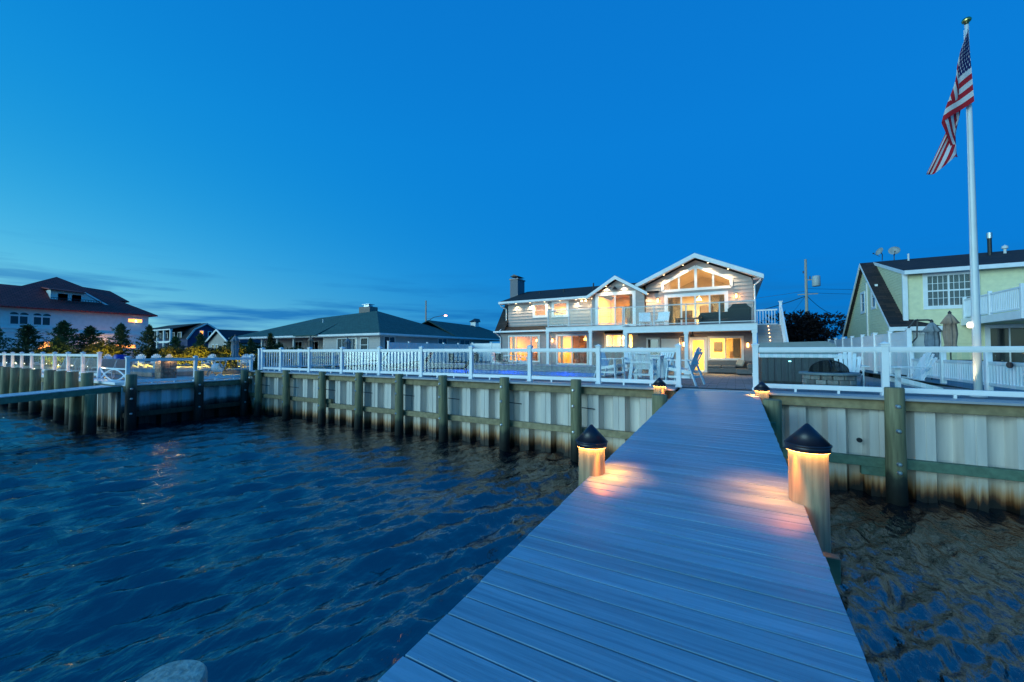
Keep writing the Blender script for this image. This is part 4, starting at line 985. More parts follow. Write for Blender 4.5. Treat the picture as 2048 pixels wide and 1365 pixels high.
MB().prism([(-.5, -.3, 0), (.5, -.3, 0), (.52, -.3, .78), (.36, -.3, .92), (.30, -.3, 1.02), (-.30, -.3, 1.02), (-.36, -.3, .92), (-.52, -.3, .78)], (0, .6, 0)).build('cover', M('grill_cover', (.03, .035, .04), .75, .2, 5, (6, 6, .6), bump=.6, bscale=6), t, world=False)
MB().box(-.52, .52, -.31, -.30, .74, .78).build('strap', DARKM, t, world=False)

# ------------------------------------------------------------------ white privacy and picket fences
def privacy(t, a, b, zt, zb=0.0, mat=VINYL, post_every=2.0):
    a, b = Vector((a[0], a[1], 0)), Vector((b[0], b[1], 0)); d = b - a; ln = d.length; ang = math.atan2(d.y, d.x); n = max(1, round(ln / post_every)); o0 = t.location
    for i in range(n + 1):
        p = a + d * (i / n); po = MB().box(-.065, .065, -.065, .065, zb, zt + .1, .006).box(-.09, .09, -.09, .09, zt + .1, zt + .13, .006).mesh('post'); po.materials.append(VINYL); place(po, 'post', t, p - Vector((o0.x, o0.y, o0.z)), (0, 0, ang))
    bw_ = ln / n
    nb = max(4, int((bw_ - .13) / .17)); w = (bw_ - .13) / nb
    me = MB().box(0, w - .004, -.012, .012, zb + .1, zt - .3, .003).mesh('board'); me.materials.append(VINYL)
    rm = MB().box(.065, bw_ - .065, -.02, .02, zt - .3, zt - .02, .004).box(.065, bw_ - .065, -.03, .03, zt - .02, zt + .03, .004).mesh('top_panel'); rm.materials.append(VINYL)
    for i in range(n):
        p = a + d * (i / n)
        place(rm, 'top_panel', t, p - o0, (0, 0, ang))
        for k in range(nb): place(me, 'board', t, p + d.normalized() * (.065 + k * w) - o0, (0, 0, ang))
t = T('privacy_fence', 'tall white vinyl privacy fence along the lot line behind the chaise lounges', 'fence', (-22, 26, 0)); privacy(t, (-22, 20.9), (-22, 31.4), 1.62)
t = T('privacy_fence', 'short white privacy fence with gate beside the grey house corner', 'fence', (-18.5, 31.4, 0)); privacy(t, (-21.9, 31.4), (-15.5, 31.4), 1.72)
t = T('privacy_fence', 'tall white vinyl privacy fence between the hot tub and the yellow house', 'fence', (5.5, 25, 0)); privacy(t, (5.5, 19.6), (5.5, 33.6), 1.68)
def picket_fence(t, a, b, zt, zb, post_h, every=2.3):
    a, b = Vector((a[0], a[1], 0)), Vector((b[0], b[1], 0)); d = b - a; ln = d.length; ang = math.atan2(d.y, d.x); n = max(1, round(ln / every)); o0 = t.location; bw_ = ln / n
    pm = MB().box(-.06, .06, -.06, .06, 0, post_h, .006).box(-.085, .085, -.085, .085, post_h, post_h + .03, .006).mesh('post'); pm.materials.append(VINYL)
    rm = [MB().box(.06, bw_ - .06, -.03, .03, z - .04, z + .04, .006).mesh('rail') for z in (zt, zb)]; [r_.materials.append(VINYL) for r_ in rm]
    nb = int(bw_ / .125); bm_ = MB().box(-.022, .022, -.02, .02, zb + .04, zt - .04).mesh('baluster'); bm_.materials.append(VINYL)
    for i in range(n + 1): place(pm, 'post', t, a + d * (i / n) - o0, (0, 0, ang))
    for i in range(n):
        p = a + d * (i / n)
        for r_ in rm: place(r_, 'rail', t, p - o0, (0, 0, ang))
        for k in range(1, nb): place(bm_, 'baluster', t, p + d.normalized() * (bw_ * k / nb) - o0, (0, 0, ang))
t = T('picket_fence', 'low white baluster fence on the lot line behind the left end of the glass fence', 'fence', (-22, 16, 0)); picket_fence(t, (-22, 11.9), (-22, 20.8), .98, .12, 1.1)
t = T('picket_fence', 'low white baluster fence running back beside the flagpole', 'fence', (5.5, 15.5, 0)); picket_fence(t, (5.5, 12.0), (5.5, 19.4), .68, .16, 1.05)
MB().box(5.47, 5.53, 12.0, 19.4, .96, 1.02).build('top_rail', VINYL, t)
k = MB()
for i in range(20): k.v.append((.0, .12 * math.cos(i * math.pi / 10), .07 * math.sin(i * math.pi / 10)))
k.f.append(tuple(range(20))); k2 = MB().prism(k.v, (-.02, 0, 0)).build('oval_plaque', BLACK); k2.location = (5.42, 13.35, .66); tag(k2, 'small black oval plaque hanging on the low white fence', 'plaque')

# ------------------------------------------------------------------ flagpole and flag
fpo = T('flagpole', 'tall tapered white flagpole with a gold ball behind the right fence', 'flagpole', (4.5, 12.25, 0))
MB().lathe([(.13, 0), (.13, .03), (.10, .05)], 20).build('base_plate', ALU, fpo, world=False, smooth=True)
MB().lathe([(.066, .03), (.066, 2.0), (.054, 4.5), (.032, 8.1)], 20).build('shaft', M('pole_white', (.70, .74, .76), .35, .05, 3), fpo, world=False, smooth=True)
b_ = MB().lathe([(.001, 8.08), (.032, 8.08), (.035, 8.12), (.07, 8.15), (.08, 8.185), (.062, 8.22), (.001, 8.245)], 18).build('finial', M('gold', (.55, .42, .16), .25, .1, 5, metal=1), fpo, world=False, smooth=True)
MB().cyl((-.06, -.05, 7.95), (-.06, -.05, 1.3), .006, .006, 5).build('halyard', TRIM, fpo, world=False)
k = MB().lathe([(.02, -.05), (.045, -.03), (.05, .04), (.02, .08)], 12, (-.10, -.02, 1.52)).cyl((-.12, -.02, 1.52), (0, 0, 1.52), .02).build('pole_light', emit('pole_light_glow', (1, .82, .6), 2), fpo, world=False)
light('SPOT', (4.36, 12.2, .1), 30, (1, .74, .42), fpo, .03, (R(180), R(-3), 0), 'pole_uplight', 40)
def make_flag():
    W2 = lambda px, py: None
    # key curves in the vertical plane of the flag: (x, z), taken along the hoist (v) for four stations of the fly
    def hoist(v): return (4.47 + .06 * v, 7.93 - 1.62 * v)
    def f1(v):  t = .05 + .60 * v; return (4.45 - .70 * t, 7.92 - 3.05 * t)
    def fold(v): return ((.35 - v) / .65 * .8, .07) if v < .35 else ((v - .35) / .65, 0.0)
    def f2(v): t = fold(v)[0]; return (4.35 - .08 * t, 6.45 - 1.25 * t)
    def f3(v):
        v = fold(v)[0]
        if v < .5: return (3.76 + .20 * v, 4.90 - .06 * v)
        return (3.86 + .72 * (v - .5), 4.87 + .64 * (v - .5))
    nu, nv = 60, 40; V = []; UV = []; Fc = []
    st = [(0, hoist, 0.0), (.42, f1, -.10), (.60, f2, .10), (1.0, f3, -.04)]
    for i in range(nu + 1):
        u = i / nu
        for q in range(3):
            if u <= st[q + 1][0] + 1e-9: break
        s = (u - st[q][0]) / (st[q + 1][0] - st[q][0]); e = s * s * (3 - 2 * s)
        for j in range(nv + 1):
            v = j / nv; a = st[q][1](v); b = st[q + 1][1](v)
            x = a[0] + (b[0] - a[0]) * s; z = a[1] + (b[1] - a[1]) * s
            yy = st[q][2] + (st[q + 1][2] - st[q][2]) * e
            yy += fold(v)[1] * max(0, min(1, (u - .42) / .18))
            yy += .024 * math.sin(5 * u * 3.1 + 6 * v) * min(1, u * 4) + .010 * math.sin(17 * v + 4 * u) * min(1, u * 3)
            x += .02 * math.sin(9 * v + 7 * u) * min(1, u * 3)
            V.append((x - 4.45, yy, z - 6.4)); UV.append((u, v))
    for i in range(nu):
        for j in range(nv): a = i * (nv + 1) + j; Fc.append((a, a + 1, a + nv + 2, a + nv + 1))
    me = bpy.data.meshes.new('flag'); me.from_pydata(V, [], Fc); me.update()
    uvl = me.uv_layers.new(name='UVMap')
    for lp in me.loops: uvl.data[lp.index].uv = UV[lp.vertex_index]
    for p in me.polygons: p.use_smooth = True
    m, nt, b = nodes('flag_cloth'); N = nt.nodes.new; L = nt.links.new
    uv = N('ShaderNodeUVMap'); sp = N('ShaderNodeSeparateXYZ'); L(uv.outputs[0], sp.inputs[0])
    def mt(op, a, b_=None):
        n = N('ShaderNodeMath'); n.operation = op
        for i, s in enumerate((a, b_)):
            if s is None: continue
            if isinstance(s, (int, float)): n.inputs[i].default_value = s
            else: L(s, n.inputs[i])
        return n.outputs[0]
    u, v = sp.outputs[0], sp.outputs[1]
    odd = mt('MODULO', mt('FLOOR', mt('MULTIPLY', v, 13.0)), 2.0)
    def mixc(f, A, B):
        n = N('ShaderNodeMix'); n.data_type = 'RGBA'; L(f, n.inputs['Factor'])
        for nm, s in (('A', A), ('B', B)):
            if isinstance(s, tuple): n.inputs[nm].default_value = rgba(s)
            else: L(s, n.inputs[nm])
        return n.outputs['Result']
    stripes = mixc(odd, (.55, .014, .03), (.80, .78, .78))
    # stars: two interleaved grids of small five-fold shapes
    def grid(ou, ov):
        fu = mt('SUBTRACT', mt('FRACT', mt('ADD', mt('MULTIPLY', u, 6 / .40), ou)), .5); fv = mt('SUBTRACT', mt('FRACT', mt('ADD', mt('MULTIPLY', v, 5 * 13 / 7), ov)), .5)
        rr = mt('SQRT', mt('ADD', mt('POWER', mt('MULTIPLY', fu, 1.15), 2.0), mt('POWER', fv, 2.0)))
        an = mt('ARCTAN2', fu, fv); k_ = mt('ADD', .15, mt('MULTIPLY', mt('COSINE', mt('MULTIPLY', an, 5.0)), .05))
        return mt('LESS_THAN', rr, k_)
    star = mt('MAXIMUM', grid(0, 0), grid(.5, .5))
    canton = mixc(star, (.012, .016, .11), (.80, .80, .82))
    inc = mt('MULTIPLY', mt('LESS_THAN', u, .40), mt('LESS_THAN', v, 7 / 13))
    L(mixc(inc, stripes, canton), b.inputs['Base Color']); b.inputs['Roughness'].default_value = .8
    tr = N('ShaderNodeBsdfTranslucent'); L(mixc(inc, stripes, canton), tr.inputs[0]); mx = N('ShaderNodeMixShader'); mx.inputs[0].default_value = .25
    out = nt.nodes['Material Output']; L(b.outputs[0], mx.inputs[1]); L(tr.outputs[0], mx.inputs[2]); L(mx.outputs[0], out.inputs[0])
    me.materials.append(m)
    o = bpy.data.objects.new('flag', me); COL.objects.link(o); o.location = (4.45, 12.12, 6.4)
    tag(o, 'red, white and blue starred and striped flag hanging limp from the pole', 'flag')
make_flag()

# ------------------------------------------------------------------ yellow house on the right
Y = T('yellow_house', 'yellow clapboard house with dark steep roof, dormer and white balcony at right', 'house', (12, 30, -.05))
yx = 7.5; yf, yr, yb = 28.7, 34.0, 39.0; FYl = side(yx, -1)
outl = [(yf, -.05), (yb, -.05), (yb, 2.35), (yr, 6.65), (yf, 2.35)]
op = [rect(34.05, 34.95, 3.55, 4.9), rect(31.75, 32.6, 3.62, 5.0), rect(32.2, 32.8, 1.55, 2.15), rect(33.4, 33.8, 5.75, 6.2)]
lap_wall('wall', SIDEY, Y, FYl, outl, op[:3], .16, .02)
window(Y, FYl, 34.05, 34.95, 3.55, 4.9, (1,), 2, fr=.1, mull=.05, pane=DARKPANE, trim=.05); window(Y, FYl, 31.75, 32.6, 3.62, 5.0, (1,), 2, fr=.1, mull=.05, pane=DARKPANE, trim=.05)
window(Y, FYl, 32.2, 32.8, 1.55, 2.15, (1,), fr=.08, pane=DARKPANE)
m = MB(); fbox(m, FYl, 33.4, 33.85, 5.72, 6.15, 0, .04); m.build('gable_vent', TRIM, Y)
m = MB(); fbox(m, FYl, 33.36, 33.48, 0, 5.4, .02, .09); m.build('corner_trim', TRIM, Y)
k = MB(); roof_slab(k, [(yx - .25, yf - .25, 2.30), (9.2, yf - .25, 2.30), (8.35, yf + .2, 2.62), (8.05, yr, 6.80), (yx - .25, yr, 6.80)], .1)
roof_slab(k, [(yx - .25, yb + .25, 2.2), (26, yb + .25, 2.2), (26, yr, 6.8), (yx - .25, yr, 6.8)], .1); k.build('roof', ROOFN, Y)
MB().prism([(yx - .27, yf - .27, 2.27), (yx - .27, yr, 6.78), (yx - .27, yr, 6.60), (yx - .27, yf - .27, 2.10)], (.06, 0, 0)).prism([(yx - .27, yb + .25, 2.2), (yx - .27, yr, 6.78), (yx - .27, yr, 6.60), (yx - .27, yb + .25, 2.03)], (.06, 0, 0)).build('rake_board', TRIM, Y)
FD = front(29.0)
lap_wall('wall', SIDEY, Y, FD, rect(8.0, 26, -.05, 5.2), [rect(8.78, 10.62, 3.24, 5.06), rect(11.0, 13.2, .0, 2.25), rect(8.15, 9.3, -.05, 2.0)], .16, .02)
lap_wall('wall', SIDEY, Y, side(8.0, -1), [(29.0, 2.4), (yr, 6.6), (yr, 6.65), (29.0, 5.2)], (), .16, .02)
window(Y, FD, 8.78, 10.62, 3.24, 5.06, (1, 1), 2, fr=.13, mull=.07, pane=glass('curtained_glass', (.5, .55, .55), 1.2, .12), trim=.05, muntin=(4, 2))
MB().box(8.9, 10.5, 29.25, 29.3, 3.2, 5.1).build('curtain', M('curtain', (.42, .45, .44), .9, .15, 6, (12, 1, 1)), Y)
window(Y, FD, 11.0, 13.2, .0, 2.25, (1, 1, 1), fr=.12, pane=DARKPANE, name='sliding_door', trim=.06)
window(Y, FD, 8.15, 9.3, -.05, 2.0, (1,), fr=.12, pane=M('door_panel', (.55, .58, .58), .5, .05, 3), name='front_door', trim=.06)
k = MB(); roof_slab(k, [(7.95, 28.6, 5.26), (26, 28.6, 5.26), (26, yr + .05, 6.82), (7.95, yr + .05, 6.82)], .1); k.build('roof', ROOFN, Y)
MB().box(7.9, 26, 28.5, 28.6, 5.06, 5.27, .01).build('gutter', TRIM, Y); MB().prism([(7.92, 28.55, 5.24), (7.92, yr, 6.80), (7.92, yr, 6.62), (7.92, 28.55, 5.04)], (.05, 0, 0)).build('rake_board', TRIM, Y)
MB().box(7.92, 8.12, 28.9, 29.0, 2.4, 5.15).build('corner_trim', TRIM, Y); MB().box(10.66, 10.8, 28.92, 28.965, 3.0, 5.05).build('corner_trim', TRIM, Y)
MB().box(7.2, 9.25, 28.38, 28.46, 2.06, 2.28, .01).build('gutter', TRIM, Y)
lap_wall('wall', SIDEY, Y, front(28.72), rect(7.5, 8.2, -.05, 2.2), (), .16, .02)
# balcony of the yellow house
MB().box(10.1, 26, 24.0, 28.9, 2.45, 2.62, .01).build('balcony_floor', TRIM, Y)
MB().box(10.08, 26, 23.96, 24.1, 2.3, 2.64, .01).box(10.08, 10.2, 24.1, 28.9, 2.3, 2.64).build('balcony_fascia', TRIM, Y)
for yy in (24.05, 26.4, 28.7): MB().box(10.1, 10.22, yy - .06, yy + .06, 2.64, 3.72, .008).build('balcony_post', VINYL, Y)
for yy in np.arange(24.2, 28.6, .13): MB().box(10.14, 10.17, yy, yy + .045, 2.74, 3.55).build('baluster', VINYL, Y)
MB().box(10.12, 10.2, 24.1, 28.7, 3.55, 3.62).box(10.12, 10.2, 24.1, 28.7, 2.69, 2.75).build('balcony_rail', VINYL, Y)
MB().box(10.22, 26, 24.02, 24.08, 3.55, 3.62).box(10.22, 26, 24.02, 24.08, 2.69, 2.75).build('balcony_rail', VINYL, Y)
for x in np.arange(10.3, 13.5, .13): MB().box(x, x + .045, 24.03, 24.06, 2.74, 3.55).build('baluster', VINYL, Y)
MB().box(13.3, 13.5, 24.1, 24.3, -.05, 2.3).box(20, 20.2, 24.1, 24.3, -.05, 2.3).build('balcony_column', TRIM, Y)
# things on its roof
MB().cyl((12.6, 32.6, 6.3), (12.6, 32.6, 7.35), .09, .09, 12).build('flue', BLACK, Y); MB().cyl((12.6, 32.6, 7.35), (12.6, 32.6, 7.66), .12, .12, 12).build('flue_cap', BOLT, Y)
MB().cyl((13.3, 32.9, 6.4), (13.3, 32.9, 6.85), .06).lathe([(.0, .22), (.12, .14), (.13, .0), (.07, 0)], 12, (13.3, 32.9, 6.75)).build('roof_vent', ALU, Y)
MB().cyl((9.4, 33.2, 6.55), (9.4, 33.2, 7.0), .05).build('vent_pipe', ALU, Y)
def dish(label, x, y, z, az, r=.25):
    t = T('satellite_dish', label, 'satellite dish', (x, y, z), az, 'dishes on the yellow roof')
    MB().tube([(0, .1, -.45), (0, .12, -.1), (0, .06, .05)], .022, 8).build('mast', DARKM, t, world=False)
    d = MB().lathe([(.001, 0), (r * .5, .03), (r, .12), (r, .135), (r * .5, .045), (.001, .015)], 22).build('reflector', M('dish_grey', (.32, .36, .36), .5, .1, 5), t, world=False, smooth=True); d.rotation_euler = (R(68), 0, 0); d.location = (0, .05, .08)
    MB().tube([(0, -.05, -.2), (0, -.42, -.02)], .012, 6).box(-.03, .03, -.46, -.40, -.04, .03).build('feed_arm', DARKM, t, world=False)
dish('grey satellite dish seen edge-on at the left end of the yellow roof', 8.1, 33.2, 7.18, R(-62)); dish('grey satellite dish seen face-on on the yellow roof ridge', 8.75, 33.2, 7.14, R(-10), .28)
# umbrellas
def umbrella(label, loc, top, cloth, w=.22, pleats=8, cant=False):
    t = T('closed_umbrella', label, 'umbrella', loc, 0, 'closed patio umbrellas')
    wob = lambda a, z: 1 + .22 * math.cos(pleats * a + z * .8) * (1 if z < top - .15 else .3)
    lo = top - 1.55
    MB().lathe([(w * .95, lo), (w * 1.0, lo + .08), (w * .62, lo + .28), (w * .80, lo + .7), (w * .70, lo + 1.1), (w * 1.05, lo + 1.12), (w * .5, lo + 1.38), (.03, lo + 1.52)], 40, wob=wob).build('canopy', cloth, t, world=False, smooth=True)
    if cant:
        MB().tube([(-.95, 0, 0), (-.98, 0, 1.0), (-.85, 0, 1.75), (-.5, 0, 2.3), (-.1, 0, top + .05), (0, 0, top)], .035, 8).build('curved_mast', DARKM, t, world=False); MB().tube([(-.93, 0, .9), (-.45, 0, 1.6), (-.42, 0, 2.35)], .025, 8).build('brace', DARKM, t, world=False)
    else: MB().cyl((0, 0, 0), (0, 0, top + .05), .022).build('pole', DARKM, t, world=False)
    MB().lathe([(.05, top - .06), (.055, top), (.02, top + .06), (.001, top + .08)], 12).build('finial', DARKM, t, world=False)
    MB().box(-.25 - (.95 if cant else 0), .25 - (.95 if cant else 0), -.25, .25, 0, .06, .02).build('base', DARKM, t, world=False)
    return t
umbrella('taupe closed umbrella standing in front of the yellow house', (7.37, 22, -.05), 2.55, FABT)
umbrella('grey cantilever umbrella folded in front of the yellow house door', (6.95, 22.3, -.05), 2.25, FABU, .24, cant=True)
umbrella('dark taupe closed umbrella in front of the green-roofed house, left of two', (-33.6, 22.6, -.15), 2.5, FABT, .24)
umbrella('pale grey closed umbrella in front of the green-roofed house, right of two', (-28.6, 22.6, -.3), 2.45, FABU, .26)
umbrella('pale closed umbrella beside the adirondack chairs at the left', (-30.0, 14.6, -.15), 2.25, FABU, .26)
t = T('patio_dining_set', 'dark metal table on the patio of the yellow house behind the low fence', 'table', (7.4, 20.2, -.05))
MB().cyl((0, 0, .70), (0, 0, .73), .6, .6, 24).build('tabletop', DARKPANE, t, world=False)
for a in range(4): MB().tube([(.5 * math.cos(a * 1.57), .5 * math.sin(a * 1.57), 0), (.35 * math.cos(a * 1.57), .35 * math.sin(a * 1.57), .7)], .02, 6).build('leg', DARKM, t, world=False)
c = patio_chair('dark chair at the patio table of the yellow house, left side', (6.5, 20.3, -.05), R(90), 'yellow house patio chairs'); dup(c, (8.3, 20.0, -.05), R(-90), 'dark chair at the patio table of the yellow house, right side')

# ------------------------------------------------------------------ green-roofed ranch house
RH = T('ranch_house', 'low house with wide green hipped roof and chimney behind the glass fence', 'house', (-38, 32, -.3))
ez = 2.62
fw = front(25.6)
lap_wall('wall', RANCHW, RH, fw, rect(-36.0, -28.0, -.3, 2.6), [rect(-33.9, -31.0, .9, 2.3), rect(-30.6, -29.5, .9, 2.3)], .2, .02)
window(RH, fw, -33.9, -31.0, .9, 2.3, (1, 2.4, 1), fr=.1, pane=glass('ranch_glass', (.35, .42, .42), 1.2, .12)); window(RH, fw, -30.6, -29.5, .9, 2.3, (1,), 2, fr=.1, pane=glass('ranch_glass2', (.35, .42, .42), 1.2, .1))
MB().box(-34, -29.4, 25.9, 26, .8, 2.4).build('curtain', M('ranch_curtain', (.34, .38, .36), .9, .1, 4), RH)
sw = side(-28.0, 1)
lap_wall('wall', RANCHW, RH, sw, rect(25.6, 44, -.3, 2.6), [rect(26.0, 27.4, .8, 2.4), rect(33.6, 35.2, 1.6, 2.4), rect(37.5, 39.5, 1.6, 2.4)], .2, .02)
for a, b, z0 in ((26.0, 27.4, .8), (33.6, 35.2, 1.6), (37.5, 39.5, 1.6)): window(RH, sw, a, b, z0, 2.4, (1, 1), fr=.07, pane=DARKPANE)
MB().box(-52, -36.0, 28.6, 28.7, -.3, 2.6).build('porch_wall', RANCHW, RH)
for x in (-47.2, -44.2, -41.2, -38.4, -36.1): MB().box(x - .09, x + .09, 25.7, 25.88, -.3, 2.5).build('porch_column', TRIM, RH)
for x in (-45.6, -42.6, -39.8): window(RH, front(28.6), x, x + 1.6, .3, 2.2, (1, 1), fr=.09, pane=DARKPANE, name='porch_window')
MB().box(-37.9, -36.7, 28.45, 28.55, 1.1, 1.9, .02).build('wall_screen', BLACK, RH)
MB().box(-38.2, -36.2, 26.6, 27.4, -.3, .85).build('stone_bar', STONE, RH)
k = MB()
e = lambda x, y: (x, y, ez)
A, B_, C_, D_ = e(-52.5, 24.9), e(-27.3, 24.9), e(-27.3, 39), e(-52.5, 39)
r0, r1 = (-45.5, 31.5, 5.15), (-35.0, 31.5, 5.55)
for q in ([A, B_, r1, r0], [B_, C_, r1], [C_, D_, r0, r1], [D_, A, r0]): roof_slab(k, q, .12)
roof_slab(k, [e(-39.5, 24.6), e(-35.8, 24.6), (-37.2, 28.6, 4.25), (-38.6, 28.6, 4.25)], .1)
r2, r3 = (-32.6, 36, 4.75), (-31.5, 46.5, 4.55)
for q in ([e(-27.2, 36), e(-27.2, 51), (-31.5, 46.5, 4.55), (-31.5, 36, 4.7)], [e(-27.2, 51), e(-37, 51), (-31.5, 46.5, 4.55)], [e(-37, 51), e(-37, 36), (-31.5, 36, 4.7), (-31.5, 46.5, 4.55)]): roof_slab(k, q, .12)
rf = k.build('roof', ROOFG, RH)
MB().box(-52.5, -27.25, 24.82, 24.92, 2.46, 2.63, .01).box(-27.3, -27.2, 24.92, 51, 2.46, 2.63, .01).build('gutter', TRIM, RH)
MB().box(-52.5, -27.3, 24.9, 25.6, 2.42, 2.46).box(-28, -27.3, 25.6, 51, 2.42, 2.46).build('soffit', TRIM, RH)
MB().box(-38.1, -36.3, 31.6, 32.8, 4.8, 6.15, .02).build('chimney', M('ranch_chimney', (.26, .22, .20), .85, .2, 10, bump=.5), rf); MB().box(-37.6, -36.8, 31.9, 32.5, 6.15, 6.35).box(-37.8, -36.6, 31.8, 32.6, 6.42, 6.47).build('chimney_cap', BOLT, rf)
MB().cyl((-40.2, 28.5, 3.9), (-40.2, 28.5, 4.6), .06).build('vent_pipe', ALU, rf)
MB().box(-32.0, -31.2, 45.4, 46.2, 4.4, 5.1).build('cupola', TRIM, rf); MB().prism([(-32.2, 45.2, 5.1), (-31.0, 45.2, 5.1), (-31.6, 45.8, 5.6)], (0, 1.2, 0)).build('cupola_roof', DARKM, rf)

# ------------------------------------------------------------------ red-roofed house, far left
RD = T('red_roof_house', 'pale stucco house with maroon tiled hip roof at the far left', 'house', (-63, 14, -.4))
rx = -58.0; FR = side(rx, 1); yA, yB = 7.0, 19.2; rez = 5.05
opn = [rect(9.25, 10.45, 3.45, 4.35), rect(10.65, 11.85, 3.45, 4.35), rect(17.4, 18.7, 4.15, 4.65), rect(16.4, 18.2, 1.3, 1.8), rect(11.0, 12.4, .4, 2.0)]
m = MB()
lap_wall('wall', STUCCO, RD, FR, rect(yA, yB, -.4, rez), opn, 2.0, .0)
MB().poly([(rx, yA, -.4), (rx - 14, yA, -.4), (rx - 14, yA, rez), (rx, yA, rez)]).poly([(rx, yB, -.4), (rx - 14, yB, -.4), (rx - 14, yB, rez), (rx, yB, rez)]).build('wall', STUCCO, RD)
for a in (9.25, 10.65): window(RD, FR, a, a + 1.2, 3.45, 4.35, (1, 1), fr=.09, mull=.09, pane=DARKPANE, name='arched_window')
for a in (9.28, 9.88, 10.68, 11.28):
    pts = [FR.p(a + .28 + .26 * math.cos(t), 4.42 + .2 * math.sin(t), .012) for t in np.linspace(0, math.pi, 12)]
    MB().prism(pts, (.02, 0, 0)).build('arch_light', DARKPANE, RD)
LITW = emit('lit_room', (1.0, .36, .08), 2.2)
for (a, b, z0, z1) in ((17.4, 18.7, 4.15, 4.65), (16.4, 18.2, 1.3, 1.8), (11.0, 12.4, .4, 2.0)): window(RD, FR, a, b, z0, z1, (1, 1), fr=.07, pane=LITW, name='lit_window')
MB().lathe([(0, -.1), (.12, 0), (0, .1)], 10, (rx + .25, 15.2, 1.35)).build('wall_lamp', emit('wall_lamp_glow', (1, .6, .2), 60), RD); light('POINT', (rx + .6, 15.2, 1.35), 60, ORANGE, RD, .1, name='wall_lamp_light')
MB().lathe([(0, -.06), (.07, 0), (0, .06)], 10, (rx + .1, 18.1, 4.36)).build('wall_lamp', emit('wall_lamp_glow2', (1, .7, .3), 40), RD)
m = MB(); fbox(m, FR, yA, yB, 2.75, 2.9, .0, .1); fbox(m, FR, yA, 12.2, 3.1, 3.25, 0, .14); m.build('belt_course', STUCCO, RD)
k = MB(); z = rez + .05
E0, E1, E2, E3 = (rx + .7, yA - .7, z), (rx + .7, yB + .6, z), (rx - 14.7, yB + .6, z), (rx - 14.7, yA - .7, z)
ra, rb_ = (rx - 6.2, 13.4, 9.1), (rx - 9, 13.4, 9.1)
for q in ([E0, E1, ra], [E1, E2, rb_, ra], [E2, E3, rb_], [E3, E0, ra, rb_]): roof_slab(k, q, .15)
zz = 6.9
roof_slab(k, [(rx - 3.5, 15.5, 6.95), (rx - 3.5, 18.6, 6.8), (rx - 6, 17.6, 8.1), (rx - 6, 15, 8.3)], .12); roof_slab(k, [(rx - 3.5, 18.6, 6.8), (rx - 9, 18.9, 6.8), (rx - 8, 17.5, 8.1), (rx - 6, 17.6, 8.1)], .12)
roof_slab(k, [(rx - 1.0, 2, 5.5), (rx - 1.0, 8.6, 5.5), (rx - 6, 11.2, 7.75), (rx - 6, 2, 7.75)], .12); roof_slab(k, [(rx - 11.0, 2, 5.5), (rx - 11.0, 8.6, 5.5), (rx - 6, 11.2, 7.75), (rx - 6, 2, 7.75)], .12)
MB().prism([(rx - 1.8, 2.4, -.4), (rx - 1.8, 2.4, 5.7), (rx - 6, 2.4, 7.5), (rx - 10.2, 2.4, 5.7), (rx - 10.2, 2.4, -.4)], (0, 4.55, 0)).build('wing_wall', STUCCO, RD)
rfr = k.build('roof', ROOFR, RD)
MB().box(rx - 3.7, rx - 8, 15.8, 18.2, 6.0, 6.9).build('clerestory', STUCCO, rfr)
# inset dormer with balcony doors
m = MB(); dx = rx - 1.2
m.prism([(dx, 12.0, 5.9), (dx, 14.6, 5.9), (dx, 15.9, 5.9), (dx, 14.3, 7.05), (dx, 12.0, 7.15)], (-3.0, 0, 0)); dm = m.build('dormer', STUCCO, RD)
FDm = side(dx, 1)
for a in (12.4, 13.35): window(RD, FDm, a, a + .85, 5.95, 6.9, (1,), fr=.08, pane=M('blue_pane', (.16, .30, .55), .4, .2, 3), name='dormer_door')
k = MB(); roof_slab(k, [(dx + .5, 11.8, 7.16), (dx + .5, 14.35, 7.08), (dx - 3.2, 14.35, 7.6), (dx - 3.2, 11.8, 7.7)], .1); k.build('dormer_roof', ROOFR, dm)
MB().beam((dx + .3, 14.3, 7.1), (dx + .3, 16.2, 5.85), .1, .14).build('dormer_trim', TRIM, dm)
m = MB(); m.box(dx + .55, dx + .6, 11.9, 15.6, 6.30, 6.34)
for yy in np.arange(11.9, 15.6, .2): m.box(dx + .56, dx + .59, yy, yy + .025, 5.8, 6.3)
m.build('dormer_railing', DARKM, dm)

# ------------------------------------------------------------------ distant houses
BH = T('blue_house', 'distant navy blue barn-roofed house with white porch columns', 'house', (-138, 53, -.4))
cx, cy_, ln_, wd = -126.0, 49.8, 23.0, 8.4; NAVYS = M('navy_siding', (.035, .06, .16), .7, .1, 3)
MB().box(cx - ln_, cx, cy_, cy_ + wd, -.4, 4.4).build('wall', NAVYS, BH)
gb = [(cx, cy_ - .3, 4.3), (cx, cy_ + 1.4, 7.0), (cx, cy_ + wd / 2, 8.7), (cx, cy_ + wd - 1.4, 7.0), (cx, cy_ + wd + .3, 4.3)]
MB().prism(gb, (-ln_, 0, 0)).build('gable', NAVYS, BH)
k = MB()
for a, b in zip(gb[:-1], gb[1:]): roof_slab(k, [(a[0] + .5, a[1], a[2] + .12), (b[0] + .5, b[1], b[2] + .12), (b[0] - ln_ - .5, b[1], b[2] + .12), (a[0] - ln_ - .5, a[1], a[2] + .12)], .12)
roof_slab(k, [(cx - 3, cy_ - 2.6, 7.0), (cx - ln_, cy_ - 2.6, 7.0), (cx - ln_, cy_ + wd / 2, 8.9), (cx - 3, cy_ + wd / 2, 8.9)], .15); k.build('roof', ROOFD, BH)
m = MB()
for a, b in zip(gb[:-1], gb[1:]): m.beam((cx + .5, a[1], a[2] - .05), (cx + .5, b[1], b[2] - .05), .12, .35)
